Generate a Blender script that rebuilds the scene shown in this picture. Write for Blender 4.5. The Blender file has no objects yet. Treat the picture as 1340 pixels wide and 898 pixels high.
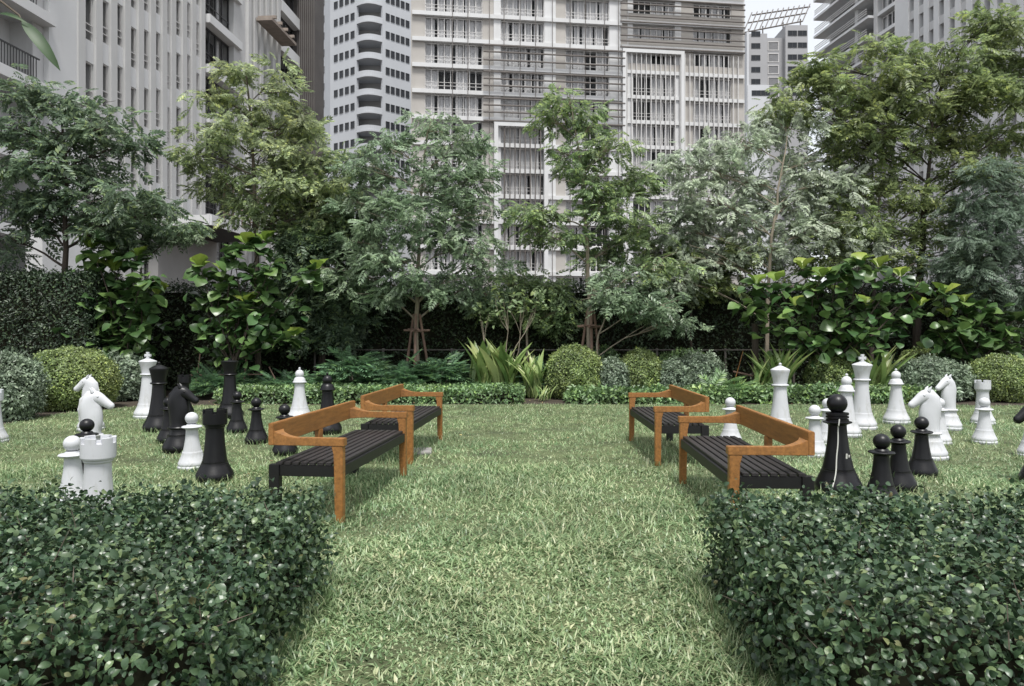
import bpy, bmesh, math, random
import numpy as np
from mathutils import Vector, Matrix

random.seed(7)
rng = np.random.default_rng(11)
scene = bpy.context.scene
COL = scene.collection
PI = math.pi

# ------------------------------------------------------------------ camera
F, H, U0, V0 = 940.0, 1.47, 670.0, 438.0       # focal length in photo pixels, eye height, vanishing point
cam_d = bpy.data.cameras.new('camera')
cam_d.sensor_width = 36.0
cam_d.lens = F / 1340 * 36
cam_d.shift_y = -11 / 1340
cam_d.clip_start = 0.05
cam_d.clip_end = 3000
cam = bpy.data.objects.new('camera', cam_d)
COL.objects.link(cam)
cam.location = (0, 0, H)
cam.rotation_euler = (PI / 2, 0, 0)
scene.camera = cam

# ------------------------------------------------------------------ light: overcast sky and a soft sun
SUN_EL, SUN_AZ = math.radians(66), math.radians(170)
world = bpy.data.worlds.new('World')
scene.world = world
world.use_nodes = True
wn = world.node_tree.nodes
wl = world.node_tree.links
wn.clear()
sky = wn.new('ShaderNodeTexSky')
sky.sky_type = 'NISHITA'
sky.sun_disc = False
sky.sun_elevation = SUN_EL
sky.sun_rotation = SUN_AZ
sky.dust_density = 3.0
cloud = wn.new('ShaderNodeMix')
cloud.data_type = 'RGBA'
cloud.inputs[0].default_value = 0.85
wl.new(sky.outputs[0], cloud.inputs[6])
cloud.inputs[7].default_value = (3.3, 3.35, 3.4, 1)
bg = wn.new('ShaderNodeBackground')
bg.inputs[1].default_value = 0.1
wl.new(cloud.outputs[2], bg.inputs[0])
wo = wn.new('ShaderNodeOutputWorld')
wl.new(bg.outputs[0], wo.inputs[0])

sun_d = bpy.data.lights.new('sun', 'SUN')
sun_d.energy = 1.5
sun_d.angle = math.radians(15)
sun_d.color = (1.0, 0.98, 0.94)
sun = bpy.data.objects.new('sun', sun_d)
COL.objects.link(sun)
sd = Vector((math.sin(SUN_AZ) * math.cos(SUN_EL), math.cos(SUN_AZ) * math.cos(SUN_EL), math.sin(SUN_EL)))
sun.rotation_euler = (-sd).to_track_quat('-Z', 'Y').to_euler()

scene.view_settings.view_transform = 'Standard'
scene.view_settings.look = 'None'
scene.view_settings.exposure = 1.62
scene.view_settings.gamma = 1.0
scene.render.engine = 'CYCLES'
scene.cycles.max_bounces = 6
scene.cycles.transparent_max_bounces = 8


# ------------------------------------------------------------------ helpers
def gp(u, v):
    """ground point seen at photo pixel (u, v)"""
    Y = F * H / (v - V0)
    return Vector(((u - U0) / F * Y, Y, 0))


def wp(u, v, Y):
    return Vector(((u - U0) / F * Y, Y, H - (v - V0) / F * Y))


def tag(o, label=None, cat=None, group=None, kind=None):
    if label: o['label'] = label
    if cat: o['category'] = cat
    if group: o['group'] = group
    if kind: o['kind'] = kind
    return o


def empty(name, loc=(0, 0, 0), rz=0.0):
    o = bpy.data.objects.new(name, None)
    o.empty_display_size = 0.1
    o.location = loc
    o.rotation_euler = (0, 0, rz)
    COL.objects.link(o)
    return o


KIDS = {}


def link(name, me, mats, parent=None):
    o = bpy.data.objects.new(name, me)
    if mats is not None and len(me.materials) == 0:
        for m in (mats if isinstance(mats, (list, tuple)) else [mats]):
            me.materials.append(m)
    COL.objects.link(o)
    if parent is not None:
        o.parent = parent
        KIDS.setdefault(parent.name, []).append(o)
    return o


def dup_tree(o, parent=None):
    c = o.copy()
    COL.objects.link(c)
    if parent is not None:
        c.parent = parent
        KIDS.setdefault(parent.name, []).append(c)
    for ch in KIDS.get(o.name, []):
        dup_tree(ch, c)
    return c


class MB:
    """collects faces for one mesh"""

    def __init__(s):
        s.v, s.f, s.mi, s.sm = [], [], [], []

    def add(s, vs, fs, mi=0, smooth=False):
        b = len(s.v)
        s.v += [tuple(p) for p in vs]
        s.f += [tuple(i + b for i in f) for f in fs]
        s.mi += [mi] * len(fs)
        s.sm += [smooth] * len(fs)

    def box(s, x0, x1, y0, y1, z0, z1, mi=0, M=None):
        vs = [Vector(p) for p in ((x0, y0, z0), (x1, y0, z0), (x1, y1, z0), (x0, y1, z0),
                                  (x0, y0, z1), (x1, y0, z1), (x1, y1, z1), (x0, y1, z1))]
        if M is not None: vs = [M @ p for p in vs]
        s.add(vs, [(0, 3, 2, 1), (4, 5, 6, 7), (0, 1, 5, 4), (1, 2, 6, 5), (2, 3, 7, 6), (3, 0, 4, 7)], mi)

    def tube(s, pts, rad, n=6, mi=0, cap=True):
        pts = [Vector(p) for p in pts]
        if not isinstance(rad, (list, tuple)): rad = [rad] * len(pts)
        b = []
        for i, p in enumerate(pts):
            t = (pts[min(i + 1, len(pts) - 1)] - pts[max(i - 1, 0)]).normalized()
            a = Vector((1, 0, 0)) if abs(t.x) < 0.8 else Vector((0, 1, 0))
            e1 = t.cross(a).normalized()
            e2 = t.cross(e1)
            for k in range(n):
                ph = 2 * PI * k / n
                b.append(p + (e1 * math.cos(ph) + e2 * math.sin(ph)) * rad[i])
        fs = []
        for i in range(len(pts) - 1):
            for k in range(n):
                k2 = (k + 1) % n
                fs.append((i * n + k, i * n + k2, (i + 1) * n + k2, (i + 1) * n + k))
        if cap:
            fs.append(tuple(range(n - 1, -1, -1)))
            fs.append(tuple((len(pts) - 1) * n + k for k in range(n)))
        s.add(b, fs, mi, True)

    def lathe(s, prof, n=40, mi=0, c=(0, 0, 0)):
        vs, fs, rows = [], [], []
        for r, z in prof:
            if r < 1e-5:
                rows.append([len(vs)])
                vs.append((c[0], c[1], c[2] + z))
            else:
                rows.append(list(range(len(vs), len(vs) + n)))
                vs += [(c[0] + r * math.cos(2 * PI * k / n), c[1] + r * math.sin(2 * PI * k / n), c[2] + z) for k in range(n)]
        for a, b in zip(rows, rows[1:]):
            for k in range(n):
                k2 = (k + 1) % n
                if len(a) == 1 and len(b) == 1: continue
                if len(a) == 1: fs.append((a[0], b[k2], b[k]))
                elif len(b) == 1: fs.append((a[k], a[k2], b[0]))
                else: fs.append((a[k], a[k2], b[k2], b[k]))
        s.add(vs, fs, mi, True)

    def mesh(s, name, sharp=35):
        me = bpy.data.meshes.new(name)
        me.from_pydata(s.v, [], s.f)
        me.polygons.foreach_set('material_index', s.mi)
        me.polygons.foreach_set('use_smooth', s.sm)
        if any(s.sm): me.set_sharp_from_angle(angle=math.radians(sharp))
        me.update()
        return me

    def build(s, name, mats, parent=None, bevel=0.0, seg=2):
        me = s.mesh(name)
        if bevel:
            bm = bmesh.new()
            bm.from_mesh(me)
            ed = [e for e in bm.edges if len(e.link_faces) == 2 and e.calc_face_angle(0) > 0.6]
            bmesh.ops.bevel(bm, geom=ed, offset=bevel, segments=seg, affect='EDGES', clamp_overlap=True)
            bm.to_mesh(me)
            bm.free()
            for p in me.polygons: p.use_smooth = True
            me.set_sharp_from_angle(angle=math.radians(50))
        return link(name, me, mats, parent)


def np_mesh(name, V, faces_flat, loop_start):
    me = bpy.data.meshes.new(name)
    me.vertices.add(len(V))
    me.vertices.foreach_set('co', np.ascontiguousarray(V, dtype=np.float32).ravel())
    me.loops.add(len(faces_flat))
    me.loops.foreach_set('vertex_index', np.ascontiguousarray(faces_flat, dtype=np.int32))
    me.polygons.add(len(loop_start))
    me.polygons.foreach_set('loop_start', np.ascontiguousarray(loop_start, dtype=np.int32))
    me.update(calc_edges=True)
    return me


def scatter(name, tpl, P, R, S):
    """copies of template tpl=(verts, faces) at positions P, rotations R, scales S, joined in one mesh"""
    tv, tf = tpl
    tv = np.asarray(tv, float)
    n, m = len(tv), len(P)
    S = np.asarray(S, float)
    if S.ndim == 1: S = np.repeat(S[:, None], 3, 1)
    V = np.einsum('mij,mnj->mni', R, tv[None] * S[:, None, :]) + P[:, None, :]
    flat = np.concatenate([np.asarray(f) for f in tf])
    ls = np.cumsum([0] + [len(f) for f in tf[:-1]])
    FF = (flat[None] + (np.arange(m) * n)[:, None]).ravel()
    LS = (ls[None] + (np.arange(m) * len(flat))[:, None]).ravel()
    return np_mesh(name, V.reshape(-1, 3), FF, LS)


def nrm(a):
    return a / np.maximum(np.linalg.norm(a, axis=-1, keepdims=True), 1e-9)


def frames(axis, normal):
    y = nrm(axis)
    z = normal - (normal * y).sum(-1, keepdims=True) * y
    z = nrm(z)
    x = np.cross(y, z)
    return np.stack([x, y, z], -1)


def leaf_tpl(L=1.0, W=0.5, fold=0.12, curl=0.15, n=4, peak=0.5):
    """a folded, curled leaf along +y, facing +z"""
    vs, fs = [(0, 0, 0)], []
    for i in range(1, n):
        t = i / n
        w = W * 0.5 * math.sin(PI * t ** (math.log(0.5) / math.log(peak))) ** 0.75
        z = -curl * L * t * t + 0.06 * L * math.sin(t * PI)
        vs += [(-w, L * t, z + fold * w * 2), (0, L * t, z), (w, L * t, z + fold * w * 2)]
    vs.append((0, L, -curl * L))
    fs += [(0, 2, 1), (0, 3, 2)]
    for i in range(n - 2):
        a = 1 + 3 * i
        fs += [(a, a + 1, a + 4, a + 3), (a + 1, a + 2, a + 5, a + 4)]
    a = 1 + 3 * (n - 2)
    t = len(vs) - 1
    fs += [(a, a + 1, t), (a + 1, a + 2, t)]
    return vs, fs


def diamond(L=1.0, W=0.4, fold=0.15):
    return [(0, 0, 0), (-W / 2, L * .45, fold * W), (0, L, -0.1 * L), (W / 2, L * .45, fold * W)], [(0, 2, 1), (0, 3, 2)]


def frond_tpl(pairs=6, L=1.0, ll=0.26, lw=0.10, droop=0.35):
    """a pinnate spray along +y"""
    vs, fs = [], []

    def put(p, ang, k, s):
        b = len(vs)
        dv, df = diamond(ll * s, lw * s, 0.2)
        ca, sa = math.cos(ang), math.sin(ang)
        for x, y, z in dv:
            vs.append((p[0] + x * ca + y * sa, p[1] - x * sa + y * ca, p[2] + z - 0.25 * y * k))
        for f in df: fs.append(tuple(i + b for i in f))
    for i in range(pairs):
        t = 0.18 + 0.72 * i / max(pairs - 1, 1)
        p = (0, L * t, -droop * t * t * L)
        s = 0.75 + 0.5 * math.sin(PI * t)
        put(p, 1.0 - 0.25 * t, 1.0, s)
        put(p, -1.0 + 0.25 * t, 1.0, s)
    put((0, L * .92, -droop * .85 * L), 0.0, 1.2, 0.95)
    return vs, fs


# ------------------------------------------------------------------ materials
def new_mat(name):
    m = bpy.data.materials.new(name)
    m.use_nodes = True
    nt = m.node_tree
    return m, nt, nt.nodes['Principled BSDF'], nt.nodes['Material Output']


def ramp(nt, stops):
    r = nt.nodes.new('ShaderNodeValToRGB')
    e = r.color_ramp.elements
    while len(e) < len(stops): e.new(0.5)
    for k, (p, c) in enumerate(stops):
        e[k].position = p
        e[k].color = (*c, 1)
    return r


def coords(nt, scale=(1, 1, 1), generated=False):
    t = nt.nodes.new('ShaderNodeTexCoord')
    mp = nt.nodes.new('ShaderNodeMapping')
    mp.inputs['Scale'].default_value = scale
    nt.links.new(t.outputs['Generated' if generated else 'Object'], mp.inputs[0])
    return mp


def noise(nt, mp, scale, detail=4, rough=0.6):
    n = nt.nodes.new('ShaderNodeTexNoise')
    n.inputs['Scale'].default_value = scale
    n.inputs['Detail'].default_value = detail
    n.inputs['Roughness'].default_value = rough
    nt.links.new(mp.outputs[0], n.inputs['Vector'])
    return n


def mat_plain(name, c, rough=0.6, var=0.15, scale=3.0, bump=0.0, bscale=40, spec=0.5, stretch=(1, 1, 1), dirt=None):
    m, nt, p, out = new_mat(name)
    mp = coords(nt, stretch)
    n = noise(nt, mp, scale)
    lo = tuple(x * (1 - var) for x in c)
    hi = tuple(min(x * (1 + var), 1) for x in c)
    r = ramp(nt, [(0.3, lo), (0.7, hi)])
    nt.links.new(n.outputs[0], r.inputs[0])
    src = r.outputs[0]
    if dirt:
        n2 = noise(nt, coords(nt, (1, 1, 0.25)), dirt[1], 6, 0.7)
        r2 = ramp(nt, [(0.52, (0, 0, 0)), (0.75, (dirt[2],) * 3)])
        nt.links.new(n2.outputs[0], r2.inputs[0])
        mx = nt.nodes.new('ShaderNodeMix')
        mx.data_type = 'RGBA'
        nt.links.new(r2.outputs[0], mx.inputs[0])
        nt.links.new(src, mx.inputs[6])
        mx.inputs[7].default_value = (*dirt[0], 1)
        src = mx.outputs[2]
    nt.links.new(src, p.inputs['Base Color'])
    p.inputs['Roughness'].default_value = rough
    p.inputs['Specular IOR Level'].default_value = spec
    if bump:
        nb = noise(nt, mp, bscale, 5)
        bn = nt.nodes.new('ShaderNodeBump')
        bn.inputs['Strength'].default_value = bump
        bn.inputs['Distance'].default_value = 0.01
        nt.links.new(nb.outputs[0], bn.inputs['Height'])
        nt.links.new(bn.outputs[0], p.inputs['Normal'])
    return m


def mat_leaf(name, stops, rough=0.45, transl=0.25, spec=0.5, drift=1.3, sat=0.95, amp=.35):
    m, nt, p, out = new_mat(name)
    g = nt.nodes.new('ShaderNodeNewGeometry')
    oi = nt.nodes.new('ShaderNodeObjectInfo')
    a = nt.nodes.new('ShaderNodeMath')
    a.operation = 'ADD'
    nt.links.new(g.outputs['Random Per Island'], a.inputs[0])
    nt.links.new(oi.outputs['Random'], a.inputs[1])
    fr = nt.nodes.new('ShaderNodeMath')
    fr.operation = 'FRACT'
    nt.links.new(a.outputs[0], fr.inputs[0])
    n = len(stops)
    r = ramp(nt, [(s, c) for s, c in stops])
    nt.links.new(fr.outputs[0], r.inputs[0])
    nz = noise(nt, coords(nt), drift, 3)
    hv = nt.nodes.new('ShaderNodeHueSaturation')
    mr = nt.nodes.new('ShaderNodeMapRange')
    mr.inputs[1].default_value, mr.inputs[2].default_value = 0.3, 0.7
    mr.inputs[3].default_value, mr.inputs[4].default_value = 1 - amp, 1 + amp
    nt.links.new(nz.outputs[0], mr.inputs[0])
    nt.links.new(mr.outputs[0], hv.inputs['Value'])
    nt.links.new(r.outputs[0], hv.inputs['Color'])
    hv.inputs['Saturation'].default_value = sat
    mp2 = coords(nt)
    mp2.inputs['Location'].default_value = (7.3, 2.1, 5.7)
    nh = noise(nt, mp2, drift * .7, 3)
    mh = nt.nodes.new('ShaderNodeMapRange')
    mh.inputs[1].default_value, mh.inputs[2].default_value = 0.3, 0.7
    mh.inputs[3].default_value, mh.inputs[4].default_value = 0.478, 0.512
    nt.links.new(nh.outputs[0], mh.inputs[0])
    nt.links.new(mh.outputs[0], hv.inputs['Hue'])
    nt.links.new(hv.outputs[0], p.inputs['Base Color'])
    p.inputs['Roughness'].default_value = rough
    p.inputs['Specular IOR Level'].default_value = spec
    t = nt.nodes.new('ShaderNodeBsdfTranslucent')
    nt.links.new(hv.outputs[0], t.inputs[0])
    mx = nt.nodes.new('ShaderNodeMixShader')
    mx.inputs[0].default_value = transl
    nt.links.new(p.outputs[0], mx.inputs[1])
    nt.links.new(t.outputs[0], mx.inputs[2])
    nt.links.new(mx.outputs[0], out.inputs[0])
    return m


def shades(c, spread=0.45, tint=(1.35, 1.25, 0.8)):
    d = tuple(x * (1 - spread) for x in c)
    b = tuple(x * (1 + spread) for x in c)
    y = tuple(x * (1 + spread) * t for x, t in zip(c, tint))
    return [(0.0, d), (0.35, c), (0.75, b), (1.0, y)]


MAT = {}
MAT['soil'] = mat_plain('soil', (0.045, 0.034, 0.024), 0.95, 0.5, 6, 0.8, 30)
MAT['lawn'] = mat_plain('lawn_turf', (0.085, 0.105, 0.045), 0.95, 0.45, 2.2, 0.9, 60)
MAT['bark'] = mat_plain('bark', (0.11, 0.09, 0.07), 0.9, 0.4, 9, 0.8, 30, stretch=(1, 1, 0.3))
MAT['bark_dark'] = mat_plain('dark_bark', (0.05, 0.038, 0.03), 0.9, 0.4, 9, 0.8, 30, stretch=(1, 1, 0.3))
MAT['bark_pale'] = mat_plain('pale_bark', (0.26, 0.22, 0.17), 0.85, 0.35, 9, 0.6, 30, stretch=(1, 1, 0.3))
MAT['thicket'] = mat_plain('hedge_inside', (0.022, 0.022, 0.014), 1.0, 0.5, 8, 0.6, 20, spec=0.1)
MAT['white'] = mat_plain('white_plastic', (0.52, 0.53, 0.555), 0.5, 0.06, 3, 0.05, 60, dirt=((0.27, 0.26, 0.21), 9, 0.6))
MAT['black'] = mat_plain('black_plastic', (0.006, 0.006, 0.0075), 0.38, 0.25, 5, 0.08, 70, spec=.35, dirt=((0.03, 0.029, 0.027), 6, 0.3))
MAT['timber'] = mat_plain('orange_stained_timber', (0.265, 0.12, 0.034), 0.46, 0.3, 9, 0.2, 25, stretch=(5, .5, 5), dirt=((0.15, 0.07, 0.027), 7, 0.5))
MAT['slat'] = mat_plain('dark_seat_timber', (0.022, 0.019, 0.02), 0.5, 0.25, 8, 0.25, 30, stretch=(6, 0.6, 6))
MAT['blackmetal'] = mat_plain('black_painted_timber', (0.007, 0.0065, 0.007), 0.5, 0.2, 6, 0.08, 30)
MAT['cord'] = mat_plain('white_cord', (0.6, 0.6, 0.56), 0.8, 0.1)
MAT['stake'] = mat_plain('stake_wood', (0.2, 0.13, 0.1), 0.85, 0.3, 8, 0.4, 30, stretch=(1, 1, 0.2))
MAT['hood'] = mat_plain('hood_timber', (0.26, 0.22, 0.19), 0.8, 0.2, 2)
MAT['stone'] = mat_plain('paver_stone', (0.25, 0.24, 0.23), 0.9, 0.2, 8, 0.5, 30)
MAT['concrete'] = mat_plain('pale_concrete', (0.49, 0.49, 0.49), 0.85, 0.08, 0.3, 0.1, 20, dirt=((0.3, 0.29, 0.28), 0.5, 0.45))
MAT['fin'] = mat_plain('fin_concrete', (0.49, 0.49, 0.485), 0.85, 0.07, 0.3, 0.1, 20, dirt=((0.33, 0.31, 0.3), 0.5, 0.35))
MAT['white_wall'] = mat_plain('white_render', (0.60, 0.605, 0.61), 0.85, 0.05, 0.3, 0.05, 20, dirt=((0.42, 0.41, 0.39), 0.35, 0.4))
MAT['cool_wall'] = mat_plain('cool_white_render', (0.45, 0.465, 0.49), 0.85, 0.04, 0.25, 0.05, 20, dirt=((0.4, 0.4, 0.41), 0.3, 0.3))
MAT['beige'] = mat_plain('beige_panel', (0.41, 0.39, 0.365), 0.85, 0.06, 0.3, 0.05, 20, dirt=((0.27, 0.25, 0.22), 0.3, 0.4))
MAT['grey_panel'] = mat_plain('grey_panel', (0.30, 0.295, 0.29), 0.8, 0.1, 0.3)
MAT['brown'] = mat_plain('brown_louvre', (0.085, 0.077, 0.073), 0.6, 0.2, 0.5)
MAT['bar'] = mat_plain('dark_bronze_bar', (0.13, 0.115, 0.105), 0.5, 0.2, 1)
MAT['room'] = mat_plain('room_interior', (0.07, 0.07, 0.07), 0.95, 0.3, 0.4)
MAT['curtain'] = mat_plain('pale_curtain', (0.8, 0.8, 0.81), 0.9, 0.1, 2, stretch=(4, 4, 0.1))
MAT['frame'] = mat_plain('window_frame', (0.55, 0.54, 0.53), 0.5, 0.06, 1)
MAT['darkframe'] = mat_plain('dark_window_frame', (0.05, 0.05, 0.052), 0.4, 0.1, 1)
MAT['soffit'] = mat_plain('dark_soffit', (0.05, 0.05, 0.055), 0.8, 0.15, 1)
MAT['far_grey'] = mat_plain('far_grey_cladding', (0.32, 0.32, 0.33), 0.7, 0.06, 0.1)
MAT['far_white'] = mat_plain('far_white_cladding', (0.5, 0.51, 0.53), 0.7, 0.05, 0.1)

m, nt, p, out = new_mat('window_glass')
p.inputs['Base Color'].default_value = (0.02, 0.024, 0.028, 1)
p.inputs['Roughness'].default_value = 0.04
tr = nt.nodes.new('ShaderNodeBsdfTransparent')
mx = nt.nodes.new('ShaderNodeMixShader')
mx.inputs[0].default_value = 0.13
nt.links.new(tr.outputs[0], mx.inputs[1])
nt.links.new(p.outputs[0], mx.inputs[2])
nt.links.new(mx.outputs[0], out.inputs[0])
MAT['glass'] = m
m, nt, p, out = new_mat('dark_glass')
p.inputs['Base Color'].default_value = (0.03, 0.033, 0.038, 1)
p.inputs['Roughness'].default_value = 0.25
p.inputs['Specular IOR Level'].default_value = 0.2
MAT['darkglass'] = m

MAT['grass'] = mat_leaf('grass_blade', [(0.0, (0.08, 0.155, 0.06)), (0.4, (0.19, 0.298, 0.136)), (0.75, (0.335, 0.435, 0.23)), (1.0, (0.49, 0.51, 0.31))], 0.4, 0.3, drift=.8, amp=.3, sat=1.0)
MAT['hedge'] = mat_leaf('hedge_leaf', [(0.0, (0.014, 0.036, 0.017)), (0.45, (0.042, 0.085, 0.04)), (0.85, (0.09, 0.15, 0.07)), (0.985, (0.15, 0.22, 0.085)), (1.0, (0.17, 0.15, 0.07))], 0.36, 0.15, drift=4, amp=.35)
MAT['backhedge'] = mat_leaf('tall_hedge_leaf', shades((0.032, 0.056, 0.026)), 0.45, 0.15)
MAT['lefthedge'] = mat_leaf('clipped_hedge_leaf', shades((0.035, 0.062, 0.032)), 0.45, 0.15)
MAT['box'] = mat_leaf('box_leaf', shades((0.21, 0.285, 0.105)), 0.45, 0.3)
MAT['mound'] = mat_leaf('grey_green_leaf', shades((0.21, 0.275, 0.19), 0.4, (1.1, 1.1, 1.0)), 0.4, 0.3)
MAT['border'] = mat_leaf('border_leaf', shades((0.14, 0.235, 0.10)), 0.4, 0.25)
MAT['fern'] = mat_leaf('fern_leaf', shades((0.11, 0.21, 0.11)), 0.42, 0.3)
MAT['fig'] = mat_leaf('fig_leaf', [(0.0, (0.03, 0.08, 0.024)), (0.6, (0.075, 0.155, 0.045)), (1.0, (0.14, 0.25, 0.065))], 0.33, 0.2)
MAT['fig_new'] = mat_leaf('young_fig_leaf', [(0.0, (0.12, 0.22, 0.03)), (0.6, (0.2, 0.32, 0.045)), (1.0, (0.27, 0.36, 0.06))], 0.35, 0.3)
MAT['blade'] = mat_leaf('strap_leaf', [(0.0, (0.11, 0.22, 0.06)), (0.5, (0.22, 0.36, 0.11)), (1.0, (0.45, 0.53, 0.22))], 0.35, 0.3)
MAT['t_dark'] = mat_leaf('dark_tree_leaf', shades((0.14, 0.205, 0.13)), 0.36, 0.45)
MAT['t_yellow'] = mat_leaf('light_tree_leaf', shades((0.255, 0.32, 0.17)), 0.42, 0.45)
MAT['t_blue'] = mat_leaf('blue_green_tree_leaf', shades((0.195, 0.275, 0.17), 0.55, (1.15, 1.1, 1.0)), 0.34, 0.45)
MAT['t_mid'] = mat_leaf('mid_tree_leaf', shades((0.19, 0.27, 0.13), 0.5), 0.38, 0.45)
MAT['t_pale'] = mat_leaf('pale_tree_leaf', shades((0.37, 0.43, 0.33), 0.5, (1.1, 1.1, 1.0)), 0.32, 0.5)
MAT['t_olive'] = mat_leaf('olive_tree_leaf', shades((0.185, 0.245, 0.105)), 0.4, 0.5)
MAT['t_grey'] = mat_leaf('grey_green_tree_leaf', shades((0.15, 0.21, 0.15), 0.4, (1.1, 1.1, 1.0)), 0.45, 0.4)
MAT['near_leaf'] = mat_leaf('near_leaf', [(0.0, (0.02, 0.07, 0.016)), (1.0, (0.03, 0.085, 0.02))], 0.5, 0.3)


# ------------------------------------------------------------------ ground
def sheet(name, pts, z, mat, kind='structure'):
    mb = MB()
    mb.add([(x, y, z) for x, y in pts], [tuple(range(len(pts)))])
    return tag(mb.build(name, mat), kind=kind)


sheet('ground', [(-400, -60), (400, -60), (400, 700), (-400, 700)], -0.004, MAT['soil'])
LAWN = [(-8.4, -4), (12.5, -4), (12.5, 14.6), (9.0, 15.0), (4.9, 15.1), (3.9, 15.6), (3.2, 15.1), (-1.5, 15.1), (-5.8, 15.0), (-7.6, 14.75), (-8.35, 13.6)]
sheet('lawn', LAWN, 0.0, MAT['lawn'])


# ------------------------------------------------------------------ buildings
class Facade:
    """origin and heading of a facade; local x runs left to right as seen, local y goes into the building"""

    def __init__(s, ox, oy, ang):
        s.o, s.a = (ox, oy), ang
        s.c, s.s = math.cos(ang), math.sin(ang)

    def at(s, u):
        k = (u - U0) / F
        return (k * s.o[1] - s.o[0]) / (s.c - k * s.s)

    def depth(s, u):
        return s.o[1] + s.at(u) * s.s

    def z(s, u, v):
        return H - (v - V0) / F * s.depth(u)


def window_meshes(w, h, cols, curtains, dark=False, rail=True, deep=0.12, bar=0.07):
    f = MB()
    f.box(0, w, 0, deep, h - bar, h)
    f.box(0, w, 0, deep, 0, bar)
    for k in range(cols + 1):
        x = (w - bar) * k / cols
        f.box(x, x + bar, 0.005, deep - .005, bar * .5, h - bar * .5)
    if rail:
        for zz in (h * .36, h * .2):
            f.box(0.02, w - .02, -0.03, 0.02, zz, zz + 0.05)
    g = MB()
    g.box(0.01, w - .01, deep * .45, deep * .55, 0.01, h - .01)
    c = MB()
    for a, b in curtains:
        n = max(2, int((b - a) * w / 0.18))
        for i in range(n):
            x0 = w * a + (b - a) * w * i / n
            x1 = w * a + (b - a) * w * (i + 1) / n
            yo = deep + .15 + (0.07 if i % 2 else 0)
            c.box(x0, x1, yo, yo + 0.05, 0.03, h - 0.04)
    return f, g, c


class WinKit:
    def __init__(s, w, h, cols, curtains, fm='frame', rail=True, glass='glass', bar=0.07, deep=0.12):
        f, g, c = window_meshes(w, h, cols, curtains, rail=rail, bar=bar, deep=deep)
        s.f = f.mesh('window')
        s.f.materials.append(MAT[fm])
        s.g = g.mesh('pane')
        s.g.materials.append(MAT[glass])
        s.c = None
        if curtains:
            s.c = c.mesh('curtain')
            s.c.materials.append(MAT['curtain'])

    def put(s, parent, x, y, z, rz=0):
        o = link('window', s.f, None, parent)
        o.location = (x, y, z)
        o.rotation_euler = (0, 0, rz)
        link('pane', s.g, None, o)
        if s.c: link('curtain', s.c, None, o)
        return o


def box_part(name, mat, parent, *dims):
    mb = MB()
    mb.box(*dims)
    return mb.build(name, mat, parent)


# --- middle block
FC = Facade(-12.4, 90, math.radians(7.2))
mid = tag(empty('apartment_block', (-12.4, 90, 0), FC.a), 'wide pale apartment block behind the middle trees with barred windows and bronze sunshade lines', 'building')
X = FC.at
W_MID = X(972)
TOP = 52.0
FH = 3.25
Z0 = 3.0 - FH
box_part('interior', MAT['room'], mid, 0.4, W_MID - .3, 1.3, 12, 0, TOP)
cols_ = [(540, 556, 'beige'), (631.5, 646, 'beige'), (646, 655, 'white_wall'), (712, 727, 'white_wall'), (727, 740, 'beige'), (797, 812, 'white_wall'),
         (812, 821, 'beige'), (821, 828, 'white_wall'), (883, 891, 'white_wall'), (891, 907, 'beige'), (957, 972, 'beige')]
for i, (a, b, mm) in enumerate(cols_):
    y0 = 0.0 if mm == 'beige' else -0.12
    box_part('pier', MAT[mm], mid, X(a), X(b), y0, 1.4, 0, TOP)
wall_side = MB()
wall_side.box(W_MID, W_MID + .25, 0.02, 14, 0, TOP)
wall_side.build('end_wall', MAT['beige'], mid)
box_part('end_wall', MAT['beige'], mid, -.25, 0, 0.02, 14, 0, TOP)
bays = [(556, 631.5), (655, 712), (740, 797), (828, 883), (907, 957)]
kits = []
for a, b in bays:
    w = X(b) - X(a)
    n = max(5, int(w / .8))
    ks = []
    for q in range(6):
        cu, x = [], 0.02
        while x < 0.95:
            ww = random.uniform(0.1, 0.26)
            if random.random() < 0.9: cu.append((x, min(x + ww, .98)))
            x += ww + random.uniform(0.02, 0.07)
        ks.append(WinKit(w, FH - .62, n, cu, bar=0.1 if q else 0.13))
    kits.append(ks)
for k in range(16):
    zs = Z0 + FH * k
    if zs < -1: continue
    so = MB()
    so.box(-.1, X(813), -.38, 1.3, zs + FH - .5 - FH, zs)
    if zs > 0.6: so.build('floor_slab', MAT['white_wall'], mid)
    so = MB()
    so.box(X(813) + .02, W_MID + .1, -.3, 1.3, zs - .45 + .35, zs + .35)
    if zs > 0.6: so.build('floor_slab', MAT['white_wall'], mid)
    for bi, (a, b) in enumerate(bays):
        if zs + FH > TOP or zs < 2: continue
        zz = zs + (0.35 if bi >= 3 else 0)
        kits[bi][random.randrange(6)].put(mid, X(a), 0.12, zz + 0.05)
# sunshade tubes
hb = bpy.data.meshes


def tube_mesh(name, L, r, mat, axis='x', n=6):
    mb = MB()
    e = {'x': (L, 0, 0), 'z': (0, 0, L)}[axis]
    mb.tube([(0, 0, 0), e], r, n)
    me = mb.mesh(name)
    me.materials.append(mat)
    return me


def put_mesh(name, me, parent, loc, rz=0):
    o = link(name, me, None, parent)
    o.location = loc
    o.rotation_euler = (0, 0, rz)
    return o


def zc(u, v): return FC.z(u, v)


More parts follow.
